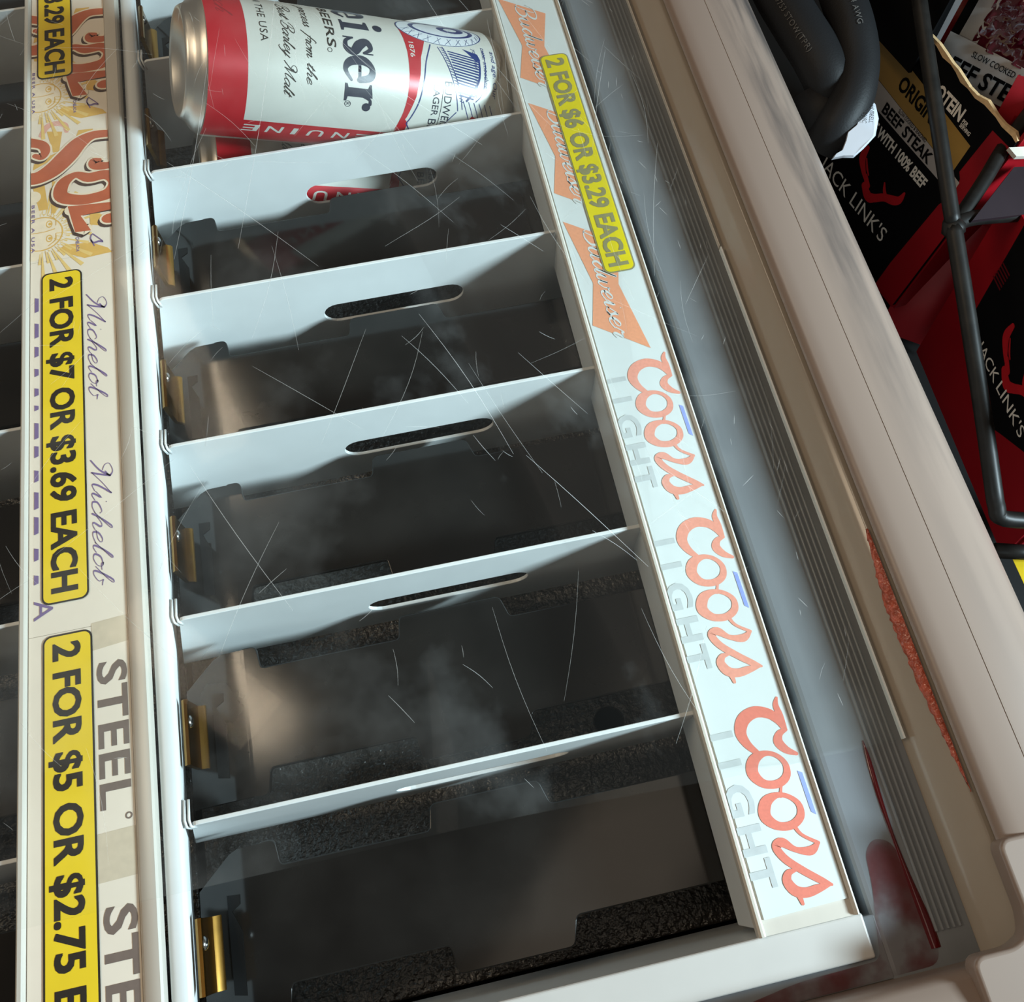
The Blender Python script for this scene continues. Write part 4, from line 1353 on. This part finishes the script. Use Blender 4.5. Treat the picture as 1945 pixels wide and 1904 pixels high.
# clear price channel hung on the rack
pc = thing('price_channel', 'clear lilac tinted price channel clipped on the wire rack', 'price channel', tuple(U(1890, 360, -.01)))
a, b, c, d = U(1919, 325, -.012), U(1990, 322, -.014), U(1990, 408, -.02), U(1840, 426, -.012)
nrm = (b - a).cross(d - a).normalized()
if nrm.dot(CAM_POS - a) < 0:
    nrm = -nrm
q = [a, b, c, d]
V = [p + nrm * .0035 for p in q] + [p + nrm * .0012 for p in q]
obj('face', V, [[0, 1, 2, 3], [7, 6, 5, 4]] + [[i, (i + 1) % 4, (i + 1) % 4 + 4, i + 4] for i in range(4)], 'clear_lilac', pc)
a, b, c, d = U(1908, 289, -.006), U(1990, 285, -.008), U(1990, 303, -.010), U(1922, 306, -.008)
q = [a, b, c, d]
V = [p + nrm * .004 for p in q] + [p + nrm * .0015 for p in q]
obj('top_lip', V, [[0, 1, 2, 3], [7, 6, 5, 4]] + [[i, (i + 1) % 4, (i + 1) % 4 + 4, i + 4] for i in range(4)], 'channel', pc, label='bright top lip')
yt = thing('yellow_tag', 'small yellow shelf tag at the right edge below the wire rack', 'tag', tuple(U(1945, 1080, -.11)))
ft = Frame(U(1945, 1082, -.11), (0, -1, 0), (.9, 0, .4))
slab('tag_card', rrect(-8, -3, 8, 30, .8), ft, -1, 0, 'yellow_w', yt)

# power cord loop with its connector
pcord = thing('power_cord', 'thick black rubber power cord folded in a loop over the rim edge', 'cord', tuple(U(1560, 150, .0)))
outer = [U(1560, -140, .022), U(1592, -30, .020), U(1618, 50, .016), U(1628, 118, .010), U(1618, 186, .004), U(1590, 240, -.004), U(1566, 275, -.015)]
inner = [U(1410, -180, .010), U(1465, -40, .010), U(1512, 42, .010), U(1551, 104, .008), U(1576, 156, .002), U(1586, 206, -.014)]
for P_ in (outer, inner):
    ol = obj('cable', *tube([Vector(p) for p in catmull([tuple(p) for p in P_], 16)], .0117 if P_ is outer else .0134, 18), 'rubber', pcord, True)


def on_cable(s, P_, off, cap, start, rad):
    C_ = [Vector(p) for p in catmull([tuple(p) for p in P_], 16)]
    L = [0]
    for i in range(1, len(C_)):
        L.append(L[-1] + (C_[i] - C_[i - 1]).length)
    tv, tf = text(s, 0, 0, cap, None, .0, 0, 1.15)
    V = []
    for a, b in tv:
        t = start + a * MM
        i = 1
        while i < len(L) - 1 and L[i] < t:
            i += 1
        k = (t - L[i - 1]) / max(1e-6, L[i] - L[i - 1])
        p = C_[i - 1].lerp(C_[i], k)
        tg = (C_[i] - C_[i - 1]).normalized()
        w = (CAM_POS - p)
        w = (w - tg * w.dot(tg)).normalized()
        s_ = tg.cross(w)                                   # image-right of travel
        th = (off + b) * MM / rad
        V.append(p + (w * math.cos(th) - s_ * math.sin(th)) * (rad + .00045))
    return obj('cable_lettering', V, tf, 'rubber_print', pcord)


on_cable('90°C CSA LL39753 STOW(TPR)', inner, -3.0, 2.9, .060, .0134)
on_cable('NEOPRENE 105 14 AWG', outer, 3.0, 2.8, .030, .0117)
# white connector
cc = [U(1660, 178, .0), U(1664, 215, -.004), U(1655, 255, -.010), U(1628, 290, -.016), U(1590, 303, -.020)]
FCN = None
hull = [U(1650, 186, .004), U(1663, 198, .004), U(1669, 225, .004), U(1663, 258, .002), U(1640, 283, .0), U(1621, 300, -.002), U(1600, 300, -.004), U(1579, 304, -.006),
        U(1584, 296, -.006), U(1598, 288, -.003), U(1606, 268, -.001), U(1610, 250, .001), U(1628, 235, .003)]
cen = sum(hull, Vector()) / len(hull)
vw = (CAM_POS - cen).normalized()
n = len(hull)
V = [p for p in hull] + [p + (cen - p) * .12 + vw * .003 for p in hull] + [p - vw * .012 for p in hull]
Fc = [[i + n for i in range(n)]] + [[i, (i + 1) % n, (i + 1) % n + n, i + n] for i in range(n)] + [[i, i + 2 * n, (i + 1) % n + 2 * n, (i + 1) % n] for i in range(n)] + [[i + 2 * n for i in range(n)][::-1]]
cn = autosmooth(obj('connector', V, Fc, 'nylon', pcord, label='white nylon connector body'), 50)
ex = (U(1651, 243, .003) - U(1655, 200, .003)).normalized()
ey = (U(1668, 220, .003) - U(1650, 220, .003)).normalized()
fcn = Frame(U(1646, 200, .003), ex, ey)
fcn.O += vw * .0062
if fcn.n.dot(vw) < 0:
    fcn.n = -fcn.n
put('connector_lettering', [text('HUBBELL', 0, 1.8, 2.2, 12.5, .0, .1), text('HBL5369C', .6, -1.6, 2.2, 12.5, .0, .1)], fcn, .4, 'ink', cn)
obj('cord_grip', *tube([U(1545, 175, -.006), U(1565, 225, -.012), U(1590, 262, -.02)], [.014, .0155, .012], 16), 'rubber', pcord, True)
